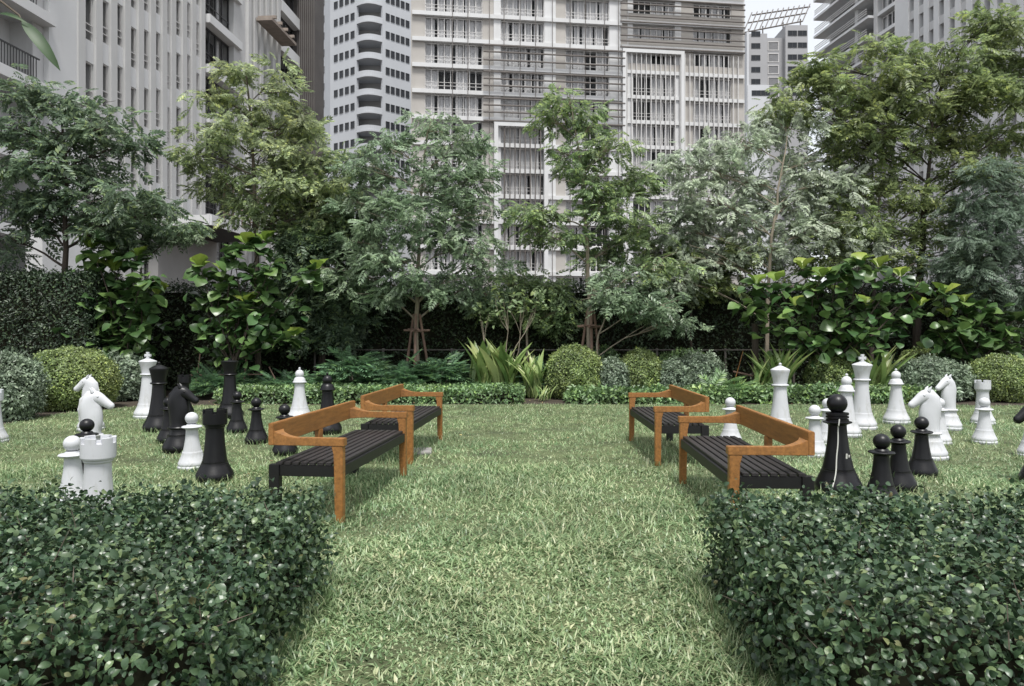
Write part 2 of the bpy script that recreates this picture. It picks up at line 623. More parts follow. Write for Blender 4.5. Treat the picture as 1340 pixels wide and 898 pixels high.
me = tube_mesh('sunshade_bar', X(816) - X(632), 0.11, MAT['bar'])
for v in (63, 71.5, 82, 97, 106, 115, 131, 140, 149, 160):
    put_mesh('sunshade_bar', me, mid, (X(632), -.75, zc(720, v + 3)))
me = tube_mesh('sunshade_bar', X(972) - X(810), 0.11, MAT['bar'])
for v in (-30, -21, -12, 3, 10, 18.5, 26, 33, 41, 51, 58, 66):
    put_mesh('sunshade_bar', me, mid, (X(810), -.7, zc(890, v + 2)))
lm = MB()
lm.box(0, X(971) - X(822), 0.0, 0.06, 0, 0.85)
lme = lm.mesh('louvre_panel')
lme.materials.append(MAT['beige'])
for k in range(11, 15):
    put_mesh('louvre_panel', lme, mid, (X(822), -.2, Z0 + FH * k + .4))
# vertical cables and bars
me = tube_mesh('cable', TOP - 8, 0.045, MAT['bar'], 'z', 5)
for u in (592, 612, 640, 659, 680, 700, 722, 745, 765, 790, 808):
    put_mesh('cable', me, mid, (X(u), -.55, 8))
zt, zb = zc(890, 72), zc(890, 260)
me = tube_mesh('screen_bar', zt - zb, 0.075, MAT['frame'], 'z', 5)
for i, u in enumerate(np.arange(819, 966, 6.3)):
    put_mesh('screen_bar', me, mid, (X(u), -.5, zb))
zt, zb = zc(690, 167), zc(690, 350)
me = tube_mesh('screen_bar', zt - zb, 0.07, MAT['bar'], 'z', 5)
for u in np.arange(660, 712, 6.6):
    put_mesh('screen_bar', me, mid, (X(u), -.62, zb))
bf = MB()
xa, xb = X(646), X(716)
zt = zc(690, 163)
bf.box(xa, xa + .5, -.8, .3, 3, zt - .5)
bf.box(xb - .5, xb, -.8, .3, 3, zt - .5)
bf.box(xa, xb, -.8, .3, zt - .499, zt)
bf.build('bay_frame', MAT['white_wall'], mid)
bf = MB()
xa, xb = X(813), X(893)
zt = zc(850, 68)
bf.box(xa, xa + .45, -.8, .3, 3, zt - .45)
bf.box(xb - .45, xb, -.8, .3, 3, zt - .45)
bf.box(xa, xb, -.8, .3, zt - .449, zt)
bf.build('bay_frame', MAT['white_wall'], mid)

# --- round balcony tower on its left
tower = tag(empty('residential_tower', (0, 0, 0)), 'bluish white residential tower with curved balconies and small square windows, left of the middle block', 'building')
tx = lambda u, Y: ((u - U0) / F * Y, Y)
TP = [tx(419.5, 139), tx(432, 131), tx(466.5, 127), tx(500.5, 127), tx(541, 131.5)]
TTOP = 70
TF = 3.2
tz0 = H + (438 - 8) / F * 129 - 18 * TF


def wallseg(name, p, q, mat, parent, z0, z1, thick=.5):
    a = math.atan2(q[1] - p[1], q[0] - p[0])
    L = math.hypot(q[0] - p[0], q[1] - p[1])
    mb = MB()
    mb.box(0, L, 0, thick, z0, z1)
    o = mb.build(name, mat, parent)
    o.location = (p[0], p[1], 0)
    o.rotation_euler = (0, 0, a)
    return o, a, L


wins = []
for (p, q, nwin, m0, m1, ww, nm) in ((TP[0], TP[1], 1, .3, .8, 1.1, 'flank_wall'), (TP[1], TP[2], 4, .16, .93, .95, 'front_wall'), (TP[3], TP[4], 5, .1, .86, .8, 'front_wall')):
    o, a, L = wallseg(nm, p, q, MAT['cool_wall'], tower, 0, TTOP)
    kit = WinKit(ww, 1.25, 1, [], fm='cool_dark' if False else 'darkframe', rail=False, glass='darkglass', bar=.08)
    for k in range(6, 21):
        z = tz0 + TF * k
        for j in range(nwin):
            x = L * m0 + (L * (m1 - m0) - ww) * (j / max(nwin - 1, 1))
            w_ = kit.put(tower, p[0] + math.cos(a) * x + math.sin(a) * .1, p[1] + math.sin(a) * x - math.cos(a) * .1, z, a)
    ledge = MB()
    for k in range(6, 21):
        pass
# balcony bay between the two walls
bp, bq = TP[2], TP[3]
bw = bq[0] - bp[0]
bm_ = MB()
bm_.box(bp[0], bq[0], bp[1] + 2.6, bp[1] + 3, 0, TTOP)
bm_.build('balcony_back_wall', MAT['grey_panel'], tower)
bm_ = MB()
bm_.box(bp[0] - .25, bp[0] - .004, bp[1] + .6, bp[1] + 3, 0, TTOP)
bm_.box(bq[0] + .004, bq[0] + .25, bp[1] + .6, bp[1] + 3, 0, TTOP)
bm_.build('balcony_side_wall', MAT['cool_wall'], tower)


def arc_slab(w, depth, bulge, z0, z1, n=12):
    mb = MB()
    vs = []
    for z in (z0, z1):
        for i in range(n + 1):
            t = i / n
            vs.append((w * t, -bulge * math.sin(PI * t), z))
        vs += [(w, depth, z), (0, depth, z)]
    k = n + 3
    fs = [tuple(range(k - 1, -1, -1)), tuple(range(k, 2 * k))]
    for i in range(k):
        j = (i + 1) % k
        fs.append((i, j, k + j, k + i))
    mb.add(vs, fs)
    return mb


slab = arc_slab(bw - .02, 2.58, 1.1, 0, .3).mesh('balcony_slab')
slab.materials.append(MAT['cool_wall'])
par = MB()
n = 12
vs = []
for i in range(n + 1):
    t = i / n
    x, y = (bw - .02) * t, -1.02 * math.sin(PI * t) + .03
    vs += [(x, y, .302), (x, y, 1.12), (x, y + .16, 1.12), (x, y + .16, .302)]
fs = []
for i in range(n):
    for j in range(4):
        fs.append((i * 4 + j, i * 4 + (j + 1) % 4, (i + 1) * 4 + (j + 1) % 4, (i + 1) * 4 + j))
par.add(vs, fs)
parm = par.mesh('balcony_parapet')
parm.materials.append(MAT['cool_wall'])
for k in range(6, 21):
    z = tz0 + TF * k - .9
    s_ = put_mesh('balcony', slab, tower, (bp[0] + .01, bp[1] + .02, z))
    link('parapet', parm, None, s_)

# --- tall building along the left
FL = Facade(-21.4, 22, math.atan2(1, 0.077))
lft = tag(empty('fin_apartment_building', (-21.4, 22, 0), FL.a), 'tall pale building along the left with rows of upright concrete fins', 'building')
X = FL.at
LT = 34.0
zl = lambda u, v: FL.z(u, v)
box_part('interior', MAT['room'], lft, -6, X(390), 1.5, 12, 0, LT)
# floors on this building: slab lines every 3.2 m
LF = 3.2
lz0 = zl(268.7, 16.8) % LF
# near section: balcony recess and blank wall panels
xA, xB, xC, xD = X(0), X(27), X(64), X(100)
box_part('wall_panel', MAT['white_wall'], lft, xC, xD + .1, 0.0, 1.6, 0, LT)
box_part('wall_panel', MAT['concrete'], lft, xB + 1.0, xC - .012, 0.25, 1.6, 0, LT)
box_part('wall_panel', MAT['concrete'], lft, -8, xB + .99, 1.3, 1.6, 0, LT)
railm = MB()
rl = xB + .95 + 8
railm.box(0, rl, -.03, .03, 1.0, 1.06)
railm.box(0, rl, -.03, .03, 0.08, 0.12)
for i in range(int(rl / .16)):
    railm.box(.16 * i, .16 * i + .03, -.015, .015, 0.1, 1.03)
railme = railm.mesh('railing')
railme.materials.append(MAT['darkframe'])
for k in range(0, 11):
    z = lz0 + LF * k
    if z > LT: break
    box_part('balcony_slab', MAT['white_wall'], lft, -8, xC, -.35, 1.4, z - .45, z)
    r_ = put_mesh('balcony_railing', railme, lft, (-8, -.1, z))
    kit = WinKit(1.5, 2.3, 2, [(.05, .4)], fm='darkframe', rail=False)
    kit.put(lft, xB - 1.6, 1.16, z + .05)
# fins
fin_u = [100.7, 124, 143.7, 162, 179.7, 195.8, 211, 223, 237.7, 250, 262]
fin_x = [X(u) for u in fin_u]
fme = MB()
fme.box(0, .50, -.08, 1.0, 0, LT - 2)
fme = fme.mesh('fin')
fme.materials.append(MAT['fin'])
for x in fin_x:
    put_mesh('fin', fme, lft, (x, 0, 2))
gk = [WinKit(.62, 2.15, 1, c, fm='frame', rail=True, bar=.05) for c in ([], [], [(0.1, .8)])]
for i in range(len(fin_x)):
    xa = fin_x[i] + .50
    xb = fin_x[i + 1] if i + 1 < len(fin_x) else X(270)
    off = 0.35 * (i % 3)
    for k in range(0, 10):
        z = lz0 + LF * k + off
        box_part('spandrel', MAT['white_wall'], lft, xa + .002, xb - .002, .06, 1.0, z - .95, z + .1)
        w_ = random.choice(gk).put(lft, xa + .01, .12, z + .1)
        w_.scale.x = (xb - xa - .02) / .62
# ribbon-window section
xa, xb = X(270), X(313)
for k in range(0, 10):
    z = lz0 + LF * k
    box_part('floor_slab', MAT['white_wall'], lft, xa, xb, -.25, 1.4, z - .55, z)
kit1 = WinKit(xb - xa - .9, LF - .6, 4, [(.02, .2), (.6, .75)], fm='darkframe', rail=True, bar=.09)
for k in range(0, 10):
    kit1.put(lft, xa + .1, .35, lz0 + LF * k + .02)
box_part('pier', MAT['concrete'], lft, xb - .8, X(321), 0, 1.5, 0, LT)
f2 = [X(u) for u in (321, 329, 337, 345, 353, 360)]
fme2 = MB()
fme2.box(0, .5, -.25, .9, 0, LT - 2)
fme2 = fme2.mesh('fin')
fme2.materials.append(MAT['fin'])
for x in f2: put_mesh('fin', fme2, lft, (x, 0, 2))
box_part('wall_panel', MAT['concrete'], lft, X(321) + .01, X(366), .45, 1.5, 0, LT)
xa, xb = X(366), X(390)
for k in range(0, 10):
    z = lz0 + LF * k
    box_part('floor_slab', MAT['white_wall'], lft, xa, xb, -.2, 1.4, z - .9, z)
kit2 = WinKit(xb - xa - .2, LF - .95, 4, [(.1, .4)], fm='darkframe', rail=False, bar=.09)
for k in range(0, 10):
    kit2.put(lft, xa + .1, .35, lz0 + LF * k + .02)
# timber balcony hood
hd = MB()
za = zl(345, 42)
hd.box(X(330), X(364), -1.5, -.3, za, za + .22)
hd.build('balcony_hood', MAT['hood'], lft)
for k, u in enumerate((332, 340, 348, 357)):
    box_part('hood_beam', MAT['hood'], lft, X(u), X(u) + .14, -1.7, -.31, za + .23, za + .45)
# louvred brown core at the far end
xl = X(390)
box_part('stair_core', MAT['brown'], lft, xl + .02, xl + 2.2, -1.5, 8, 0, LT + 6)
rib = MB()
rib.box(0, .12, -.12, 0, 0, LT + 6)
ribm = rib.mesh('louvre')
ribm.materials.append(MAT['brown'])
# the core shows its near side (local -x face); ribs stand on it
rib = MB()
rib.box(-.14, 0, 0, .14, 0, LT + 6)
ribm = rib.mesh('louvre')
ribm.materials.append(MAT['brown'])
for i in range(9):
    put_mesh('louvre', ribm, lft, (xl + .018, -1.5 + .24 * i * .75, 0))
# low entrance canopy and balcony grid
zc_ = 7.3
cn = MB()
cn.box(X(176), X(266), -4.2, -.36, zc_, zc_ + .22)
cn.build('entrance_canopy', MAT['soffit'], lft)
cn = MB()
cn.box(X(176) - .05, X(266) + .05, -4.3, -4.205, zc_ - .04, zc_ + .5)
cn.box(X(176) - .1, X(176) - .004, -4.2, -.36, zc_ - .04, zc_ + .5)
cn.build('canopy_fascia', MAT['white_wall'], lft)
box_part('entrance_wall', MAT['grey_panel'], lft, X(186), X(266), -.9, -.37, 0, zc_ - .004)
box_part('entrance_wall', MAT['white_wall'], lft, X(20), X(112), -1.2, -.46, 0, 6.2)
zb = zl(300, 300)
bal = MB()
xa, xb = X(267), X(335)
bal.box(xa, xb, -1.4, -.26, zb - .5, zb)
bal.build('low_balcony', MAT['white_wall'], lft)
rr = MB()
for zz in (.5, 1.0, 2.4):
    rr.box(0, xb - xa, -.03, .03, zz, zz + .07)
for i in range(7):
    x = (xb - xa - .08) * i / 6
    rr.box(x, x + .07, -.028, .028, 0, 2.45)
o = rr.build('balcony_grid', MAT['stake'], lft)
o.location = (xa, -1.3, zb)

# --- building along the right
FR = Facade(*(lambda Y: (70.7 - .123 * Y, Y))(126.5), math.atan2(-1, .123))
rgt = tag(empty('balcony_apartment_building', (FR.o[0], FR.o[1], 0), FR.a), 'tall pale building at the upper right with stacked balcony ledges above the spreading tree', 'building')
X = FR.at
RT = 68.0
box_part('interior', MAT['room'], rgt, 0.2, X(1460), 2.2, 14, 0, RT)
RF = 3.2
x1, x2, x3, x4, x5 = X(1125), X(1150), X(1174), X(1192), X(1262)
box_part('end_wall', MAT['white_wall'], rgt, -.3, 0.18, 1.0, 14, 0, RT)
for u in (1125, 1150):
    box_part('pier', MAT['concrete'], rgt, X(u) - .4, X(u) + .4, -.6, 2.3, 0, RT)
box_part('pier', MAT['white_wall'], rgt, x3, x4, -.4, 2.3, 0, RT)
kA = WinKit(x1 - .8, 2.2, 6, [(.1, .3), (.55, .8)], rail=False)
kB = WinKit(x3 - x2 - .8, 2.4, 3, [(.05, .35)], rail=False, bar=.16)
rail1 = MB()
for zz in (.45, .8, 1.15):
    rail1.box(0, x2, -.05, .05, zz, zz + .1)
rail1m = rail1.mesh('railing')
rail1m.materials.append(MAT['frame'])
for k in range(4, 21):
    z = RF * k
    box_part('balcony_slab', MAT['white_wall'], rgt, -1.2, x2 - .42, -1.5, 2.1, z - .4, z)
    o = put_mesh('balcony_railing', rail1m, rgt, (-1.0, -1.4, z))
    kA.put(rgt, .3, 1.4, z + .1)
    box_part('floor_slab', MAT['white_wall'], rgt, x2 + .42, x3 - .004, -.5, 2.1, z - .55, z)
    kB.put(rgt, x2 + .42, .3, z + .05)
pm = MB()
pm.box(0, .95, -.35, 2.2, 0, RT)
pm = pm.mesh('fin')
pm.materials.append(MAT['white_wall'])
kC = WinKit(1.0, 2.0, 1, [], fm='frame', rail=False, bar=.08)
x = x4 + .05
while x < X(1440):
    put_mesh('fin', pm, rgt, (x + 1.05, 0, 0))
    for k in range(3, 20):
        if x > X(1345): continue
        kC.put(rgt, x + .02, .5, RF * k + (0.5 if int(x) % 2 else .2))
    x += 2.0
box_part('spandrel_wall', MAT['white_wall'], rgt, x4, X(1440), .7, 2.1, 0, 8)
for k in range(3, 21):
    box_part('spandrel', MAT['concrete'], rgt, x4 + .003, X(1440), -.2, 2.1, RF * k - 1.0, RF * k + .18)

# --- far tower with rooftop frame
far = tag(empty('office_tower', (0, 0, 0)), 'distant grey tower with a slanted open steel frame on its roof', 'building')
YF = 205
fx = lambda u: (u - U0) / F * YF
fz = lambda v: H - (v - V0) / F * YF
box_part('tower_block', MAT['far_grey'], far, fx(980), fx(1004), YF, YF + 14, fz(112), fz(44))
box_part('tower_base', MAT['far_white'], far, fx(978), fx(1006), YF - .4, YF + 14, 0, fz(112) - .004)
box_part('tower_core', MAT['far_grey'], far, fx(1004) + .01, fx(1027) - .01, YF + 1.5, YF + 14, 0, fz(47))
box_part('tower_block', MAT['far_grey'], far, fx(1027), fx(1056), YF - .5, YF + 14, 0, fz(34))
box_part('edge_strip', MAT['far_white'], far, fx(977), fx(980) - .01, YF - .2, YF + 12, 0, fz(42))
fk = WinKit(2.6, 1.5, 2, [], fm='darkframe', rail=False, glass='darkglass', bar=.1)
fk2 = WinKit(3.2, 2.6, 1, [(0.05, .9)], fm='frame', rail=False, bar=.2)
for k in range(12):
    z = fz(126) + k * 3.4
    if z < fz(48): fk.put(far, fx(983), YF - (.5 if z < fz(112) else .1), z)
    if z < fz(48) and z < fz(112): fk.put(far, fx(995), YF - .5, z)
    if z + 2.7 < fz(47): fk2.put(far, fx(1007), YF + 1.4, z)
    for u in (1030, 1043):
        if z < fz(38): fk.put(far, fx(u), YF - .6, z)
pg = MB()
A = Vector((fx(974), YF + 1, fz(41)))
B = Vector((fx(1052), YF + 1, fz(26)))
C_ = Vector(((1060 - U0) / F * (YF + 9), YF + 9, H - (9 - V0) / F * (YF + 9)))
D = Vector(((984 - U0) / F * (YF + 9), YF + 9, H - (20 - V0) / F * (YF + 9)))
for t in (0, .55, 1):
    pg.tube([A.lerp(D, t), B.lerp(C_, t)], .22, 5)
pg.build('roof_frame_rail', MAT['bar'], far)
for i in range(12):
    t = i / 11
    q = MB()
    q.tube([A.lerp(B, t), D.lerp(C_, t) + Vector((0, 0, .8))], .17, 5)
    q.build('roof_frame_rib', MAT['bar'], far)
for u in (984, 1003, 1030, 1053):
    q = MB()
    zt = A.lerp(B, (u - 974) / 78).z
    q.tube([(fx(u), YF + 3, fz(48)), (fx(u), YF + 3, zt + 1.5)], .2, 5)
    q.build('roof_frame_post', MAT['bar'], far)

# ------------------------------------------------------------------ benches
bench = tag(empty('garden_bench'), '', 'bench', 'timber benches facing the lawn path')
BL, BD = 1.96, 0.60          # length along y, depth along x (front at +x)
hx, hy = BD / 2, BL / 2
for sy in (-1, 1):
    y0, y1 = (sy * hy, sy * (hy - .062))
    y0, y1 = min(y0, y1), max(y0, y1)
    # front leg, flaring up into the arm
    mb = MB()
    a, b = hx - .072, hx
    pr = [(a + .008, 0), (b, 0), (b, .606), (a - .022, .606), (a - .004, .54), (a, .46)]
    vs = [(x, y0, z) for x, z in pr] + [(x, y1, z) for x, z in pr]
    k = len(pr)
    mb.add(vs, [tuple(range(k)), tuple(range(2 * k - 1, k - 1, -1))] + [((i + 1) % k, i, i + k, (i + 1) % k + k) for i in range(k)])
    mb.build('leg', MAT['timber'], bench, .004)
    mb = MB()
    mb.box(-hx, -hx + .085, y0, y1 + .0, 0, .452)
    o = mb.build('leg', MAT['blackmetal'], bench, .003)
    o['label'] = 'black rear leg'
    # arm: swells inward and sweeps up where it runs into the back plank
    mb = MB()
    w = .066
    xs = [hx + .012, hx - .2, hx - .34] + [-hx + .045 + .2 * (1 - i / 8) for i in range(9)]
    vs = []
    for x in xs:
        t = max(0, 1 - (x + hx - .045) / .2)
        yi = hy - w - .12 * (1 - math.sqrt(max(0, 1 - t * t)))
        zt = .664 + .05 * t * t
        for yy, zz in ((hy + .004, .604), (yi, .604), (yi, zt), (hy + .004, zt)):
            vs.append((x, yy * sy, zz))
    fs = [(0, 1, 2, 3), tuple(4 * (len(xs) - 1) + k for k in (3, 2, 1, 0))]
    for i in range(len(xs) - 1):
        for k in range(4):
            fs.append((4 * i + k, 4 * i + 4 + k, 4 * i + 4 + (k + 1) % 4, 4 * i + (k + 1) % 4))
    if sy < 0: fs = [f[::-1] for f in fs]
    mb.add(vs, fs)
    mb.build('armrest', MAT['timber'], bench, .004)
mb = MB()
mb.box(-hx - .002, -hx + .045, -hy - .004, hy + .004, .604, .775)
mb.build('backrest', MAT['timber'], bench, .005)
mb = MB()
mb.box(-hx + .004, -hx + .05, -.045, .045, .452, .603)
mb.build('back_post', MAT['timber'], bench, .003)
for sy in (-1, 1):
    mb = MB()
    e = sy * (hy - .012)
    e2 = sy * (hy - .055)
    mb.box(-hx + .087, hx - .074, min(e, e2), max(e, e2), .362, .447)
    mb.build('seat_rail', MAT['blackmetal'], bench, .003)
for (xa, xb) in ((hx - .046, hx - .006), (-hx + .01, -hx + .05)):
    mb = MB()
    mb.box(xa, xb, -hy + .064, hy - .064, .362, .446)
    mb.build('seat_rail', MAT['blackmetal'], bench, .003)
nsl = 8
sw = (BD - .068) / nsl
for i in range(nsl):
    mb = MB()
    x0 = -hx + .055 + sw * i
    mb.box(x0, x0 + sw - .016, -hy + .012, hy - .012, .449, .472)
    mb.build('slat', MAT['slat'], bench, .003)
BENCHES = [((-1.345, 5.58), (-1.135, 7.50), 0, 'left bench nearest the camera, beside the clipped front hedge with black pieces behind its back'),
           ((-1.16, 8.14), (-1.01, 10.08), 0, 'left bench farther from the camera, one front leg by a small grey paver'),
           ((1.60, 5.16), (1.69, 7.12), PI, 'right bench nearest the camera, touching the tall black bishop with the white cord'),
           ((1.635, 8.0), (1.66, 10.0), PI, 'right bench farther from the camera, below the round clipped bushes')]
for i, (n0, n1, flip, lab) in enumerate(BENCHES):
    o = bench if i == 0 else dup_tree(bench)
    n0, n1 = Vector(n0), Vector(n1)
    c = (n0 + n1) / 2
    d = (n1 - n0).normalized()
    rz = math.atan2(d.y, d.x) - PI / 2
    nx = Vector((d.y, -d.x)) * (1 if not flip else -1)
    c = c - nx * (hx - .036)
    o.location = (c.x, c.y, 0)
    o.rotation_euler = (0, 0, rz + flip)
    o['label'] = lab
    o['group'] = 'timber benches facing the lawn path'

pv = MB()
g = gp(551, 592)
pv.box(-.09, .13, -.22, .2, 0.004, .03)
o = tag(pv.build('paving_stone', MAT['stone'], None, .006), 'small grey paving stone in the grass by the far left bench', 'paving stone')
o.location = (g.x, g.y, 0)
o.rotation_euler = (0, 0, .1)


# ------------------------------------------------------------------ giant chess pieces
def curve(r0, z0, r1, z1, n=8, power=2.0):
    return [(r1 + (r0 - r1) * (1 - i / n) ** power, z0 + (z1 - z0) * i / n) for i in range(n + 1)]


def ball(cz, r, n=12, fl=1.0, a0=-80, a1=90):
    out = []
    for i in range(n + 1):
        a = math.radians(a0 + (a1 - a0) * i / n)
        out.append((max(r * math.cos(a), 0), cz + r * fl * math.sin(a)))
    return out


def base_profile(R, zb, r0, col):
    if col == 'black':
        p = [(0, 0), (R * .86, 0), (R * .9, zb * .05), (R * .9, zb * .1), (R * .97, zb * .14), (R, zb * .22), (R * .985, zb * .33), (R * .93, zb * .45), (R * .84, zb * .6), (R * .75, zb * .78), (R * .69, zb * .9)]
        p += [(R * .69, zb * .93), (R * .66, zb * .94), (R * .66, zb)]
        return p + [(r0, zb), (0, zb)]
    p = [(0, 0), (R * .97, 0), (R, zb * .04), (R, zb * .16), (R * .95, zb * .19), (R * .93, zb * .22), (R * .95, zb * .26), (R * .96, zb * .36), (R * .9, zb * .46), (R * .78, zb * .68), (R * .68, zb * .9), (R * .68, zb * .95), (R * .65, zb)]
    return p + [(r0, zb), (0, zb)]


def sweep(stations, n=18):
    """a closed body swept in the x-z plane: (x, z, half height in plane, half width)"""
    P = [Vector((a[0], 0, a[1])) for a in stations]
    out = []

    def cr(p0, p1, p2, p3, t):
        return 0.5 * ((2 * p1) + (p2 - p0) * t + (2 * p0 - 5 * p1 + 4 * p2 - p3) * t * t + (3 * p1 - p0 - 3 * p2 + p3) * t ** 3)
    A = [Vector(a) for a in stations]
    for i in range(len(A) - 1):
        for k in range(4):
            out.append(cr(A[max(i - 1, 0)], A[i], A[i + 1], A[min(i + 2, len(A) - 1)], k / 4))
    out.append(A[-1])
    mb = MB()
    vs, fs = [], []
    m = len(out)
    for i, s in enumerate(out):
        q0, q1 = out[max(i - 1, 0)], out[min(i + 1, m - 1)]
        t = Vector((q1[0] - q0[0], 0, q1[1] - q0[1])).normalized()
        nn = Vector((-t.z, 0, t.x))
        for k in range(n):
            ph = 2 * PI * k / n
            vs.append(Vector((s[0], 0, s[1])) + nn * (s[2] * math.cos(ph)) + Vector((0, 1, 0)) * (s[3] * math.sin(ph)))
    for i in range(m - 1):
        for k in range(n):
            k2 = (k + 1) % n
            fs.append((i * n + k, i * n + k2, (i + 1) * n + k2, (i + 1) * n + k))
    fs.append(tuple(range(n - 1, -1, -1)))
    fs.append(tuple((m - 1) * n + k for k in range(n)))
    mb.add(vs, fs, 0, True)
    return mb


DIM = {'pawn': (.155, .19), 'rook': (.185, .20), 'knight': (.195, .22), 'bishop': (.212, .235), 'queen': (.22, .25), 'king': (.232, .26)}


def make_piece(kind, col, var=''):
    t = empty('chess_' + kind)
    m = MAT[col]
    R, zb = DIM[kind]
    sh = {'pawn': (.098, .062, .44), 'rook': (.12, .088, .545), 'knight': (.125, .1, .3), 'bishop': (.138, .08, .64), 'queen': (.142, .09, .725), 'king': (.15, .096, .765)}[kind]
    b = MB()
    b.lathe(base_profile(R, zb, sh[0], col))
    b.build('base', m, t)
    s = MB()
    s.lathe([(0, zb - .01)] + curve(sh[0], zb - .01, sh[1], sh[2], 9, 1.7) + [(0, sh[2])])
    s.build('shaft', m, t)
    z = sh[2]
    c, h = MB(), MB()
    if kind == 'pawn':
        c.lathe([(0, z - .012), (.058, z - .012), (.07, z), (.104, z + .012), (.108, z + .02), (.1, z + .028), (.06, z + .036), (.05, z + .05), (0, z + .05)])
        h.lathe([(0, z + .045)] + ball(z + .112, .069, 14, .97, -68, 90))
    elif kind == 'rook':
        c.lathe([(0, z - .015), (.085, z - .015), (.098, z), (.098, z + .01), (.114, z + .022), (.116, z + .03), (0, z + .03)])
        n = 36
        ro, ri, zl_, zf, zn, zt = .118, .088, z + .031, z + .115, z + .135, z + .175
        vs, fs = [], []

        def q(*pp):
            bse = len(vs)
            vs.extend(pp)
            fs.append(tuple(range(bse, bse + len(pp))))
        pt = lambda r, i, zz: (r * math.cos(2 * PI * i / n), r * math.sin(2 * PI * i / n), zz)
        hz = [zt if (i % 6) < 4 else zn for i in range(n)]
        for i in range(n):
            a, e = hz[i], hz[i - 1]
            q(pt(ro, i, zl_), pt(ro, i + 1, zl_), pt(ro, i + 1, zn), pt(ro, i, zn))
            q(pt(ri, i + 1, zf), pt(ri, i, zf), pt(ri, i, zn), pt(ri, i + 1, zn))
            if a > zn:
                q(pt(ro, i, zn), pt(ro, i + 1, zn), pt(ro, i + 1, a), pt(ro, i, a))
                q(pt(ri, i + 1, zn), pt(ri, i, zn), pt(ri, i, a), pt(ri, i + 1, a))
            q(pt(ro, i, a), pt(ro, i + 1, a), pt(ri, i + 1, a), pt(ri, i, a))
            q((0, 0, zf), pt(ri, i, zf), pt(ri, i + 1, zf))
            q((0, 0, zl_), pt(ro, i + 1, zl_), pt(ro, i, zl_))
            if a != e:
                lo, hi = min(a, e), max(a, e)
                q(pt(ro, i, lo), pt(ri, i, lo), pt(ri, i, hi), pt(ro, i, hi))
        h.add(vs, fs, 0, True)
    elif kind == 'bishop' and var == 'ball':
        c.lathe([(0, z - .012), (.075, z - .012), (.09, z), (.125, z + .014), (.128, z + .022), (.1, z + .03), (.1, z + .045), (.085, z + .048), (.085, z + .055), (.1, z + .058), (.1, z + .073), (.085, z + .076), (.085, z + .083), (.1, z + .086), (.1, z + .105), (.05, z + .112), (0, z + .112)])
        h.lathe([(0, z + .108)] + ball(z + .19, .09, 16, 1.0, -62, 90))
    elif kind == 'bishop':
        c.lathe([(0, z - .012), (.078, z - .012), (.112, z + .004), (.116, z + .014), (.113, z + .024), (.104, z + .028), (.094, z + .06), (.078, z + .09), (.066, z + .098), (0, z + .098)])
        h.lathe([(0, z + .09), (.056, z + .092), (.062, z + .1)] + ball(z + .152, .073, 12, 1.05, -35, 62) + ball(z + .248, .02, 8, 1.0, -60, 90))
    elif kind == 'queen':
        c.lathe([(0, z - .02), (.09, z - .02), (.118, z - .006), (.122, z + .004), (.116, z + .014), (.1, z + .018), (0, z + .018)])
        h.lathe([(0, z + .014), (.097, z + .016), (.1, z + .05), (.112, z + .12), (.132, z + .2), (.137, z + .222), (.135, z + .232), (.08, z + .262), (.03, z + .285), (.016, z + .29)] + ball(z + .31, .022, 8, 1, -50, 90))
    elif kind == 'king':
        c.lathe([(0, z - .02), (.096, z - .02), (.122, z - .006), (.127, z + .004), (.12, z + .014), (.104, z + .018), (0, z + .018)])
        if var == 'flat':
            h.lathe([(0, z + .014), (.1, z + .016), (.104, z + .06), (.12, z + .14), (.146, z + .215), (.15, z + .232), (.14, z + .24), (.09, z + .25), (.032, z + .253), (.03, z + .285), (0, z + .287)])
        else:
            h.lathe([(0, z + .014), (.1, z + .016), (.104, z + .06), (.12, z + .14), (.144, z + .215), (.148, z + .232), (.14, z + .242), (.075, z + .268), (.05, z + .275), (.05, z + .29), (0, z + .29)])
    if kind == 'knight':
        c.lathe([(0, .285), (.1, .285), (.125, .296), (.128, .308), (.118, .32), (0, .32)])
        c.build('collar', m, t)
        body = sweep([(0, .30, .102, .1), (.002, .36, .104, .09), (.008, .44, .115, .084), (.006, .53, .122, .078), (-.004, .61, .122, .072), (.004, .685, .108, .066), (.04, .735, .088, .06),
                      (.09, .722, .072, .053), (.14, .688, .056, .045), (.19, .65, .046, .04), (.222, .626, .04, .035), (.238, .613, .02, .02)])
        ho = body.build('head', m, t)
        mn = MB()
        pts = [(-.105, .42), (-.116, .48), (-.124, .54), (-.128, .6), (-.122, .66), (-.104, .72), (-.07, .772), (-.026, .81), (.02, .822)]
        vs = []
        for i, (x, zz) in enumerate(pts):
            k = .012 if i % 2 else .002
            vs += [(x - k, 0, zz + k * .5), (x + .04, .026, zz - .01), (x + .04, -.026, zz - .01)]
        fs = []
        for i in range(len(pts) - 1):
            a = 3 * i
            fs += [(a, a + 3, a + 4, a + 1), (a + 1, a + 4, a + 5, a + 2), (a + 2, a + 5, a + 3, a)]
        fs += [(0, 1, 2), (3 * len(pts) - 1, 3 * len(pts) - 2, 3 * len(pts) - 3)]
        mn.add(vs, fs)
        link('mane', mn.mesh('mane'), m, ho)
        for sy in (-1, 1):
            e = MB()
            e.tube([(.03, sy * .032, .8), (.02, sy * .038, .832), (.0, sy * .04, .858)], [.022, .017, .003], 8)
            link('ear', e.mesh('ear'), m, ho)
            e = MB()
            e.lathe(ball(0, .014, 6, 1, -90, 90), 10, c=(.088, sy * .046, .752))
            link('eye', e.mesh('eye'), m, ho)
        return t
    c.build('collar', m, t)
    me = h.mesh('head')
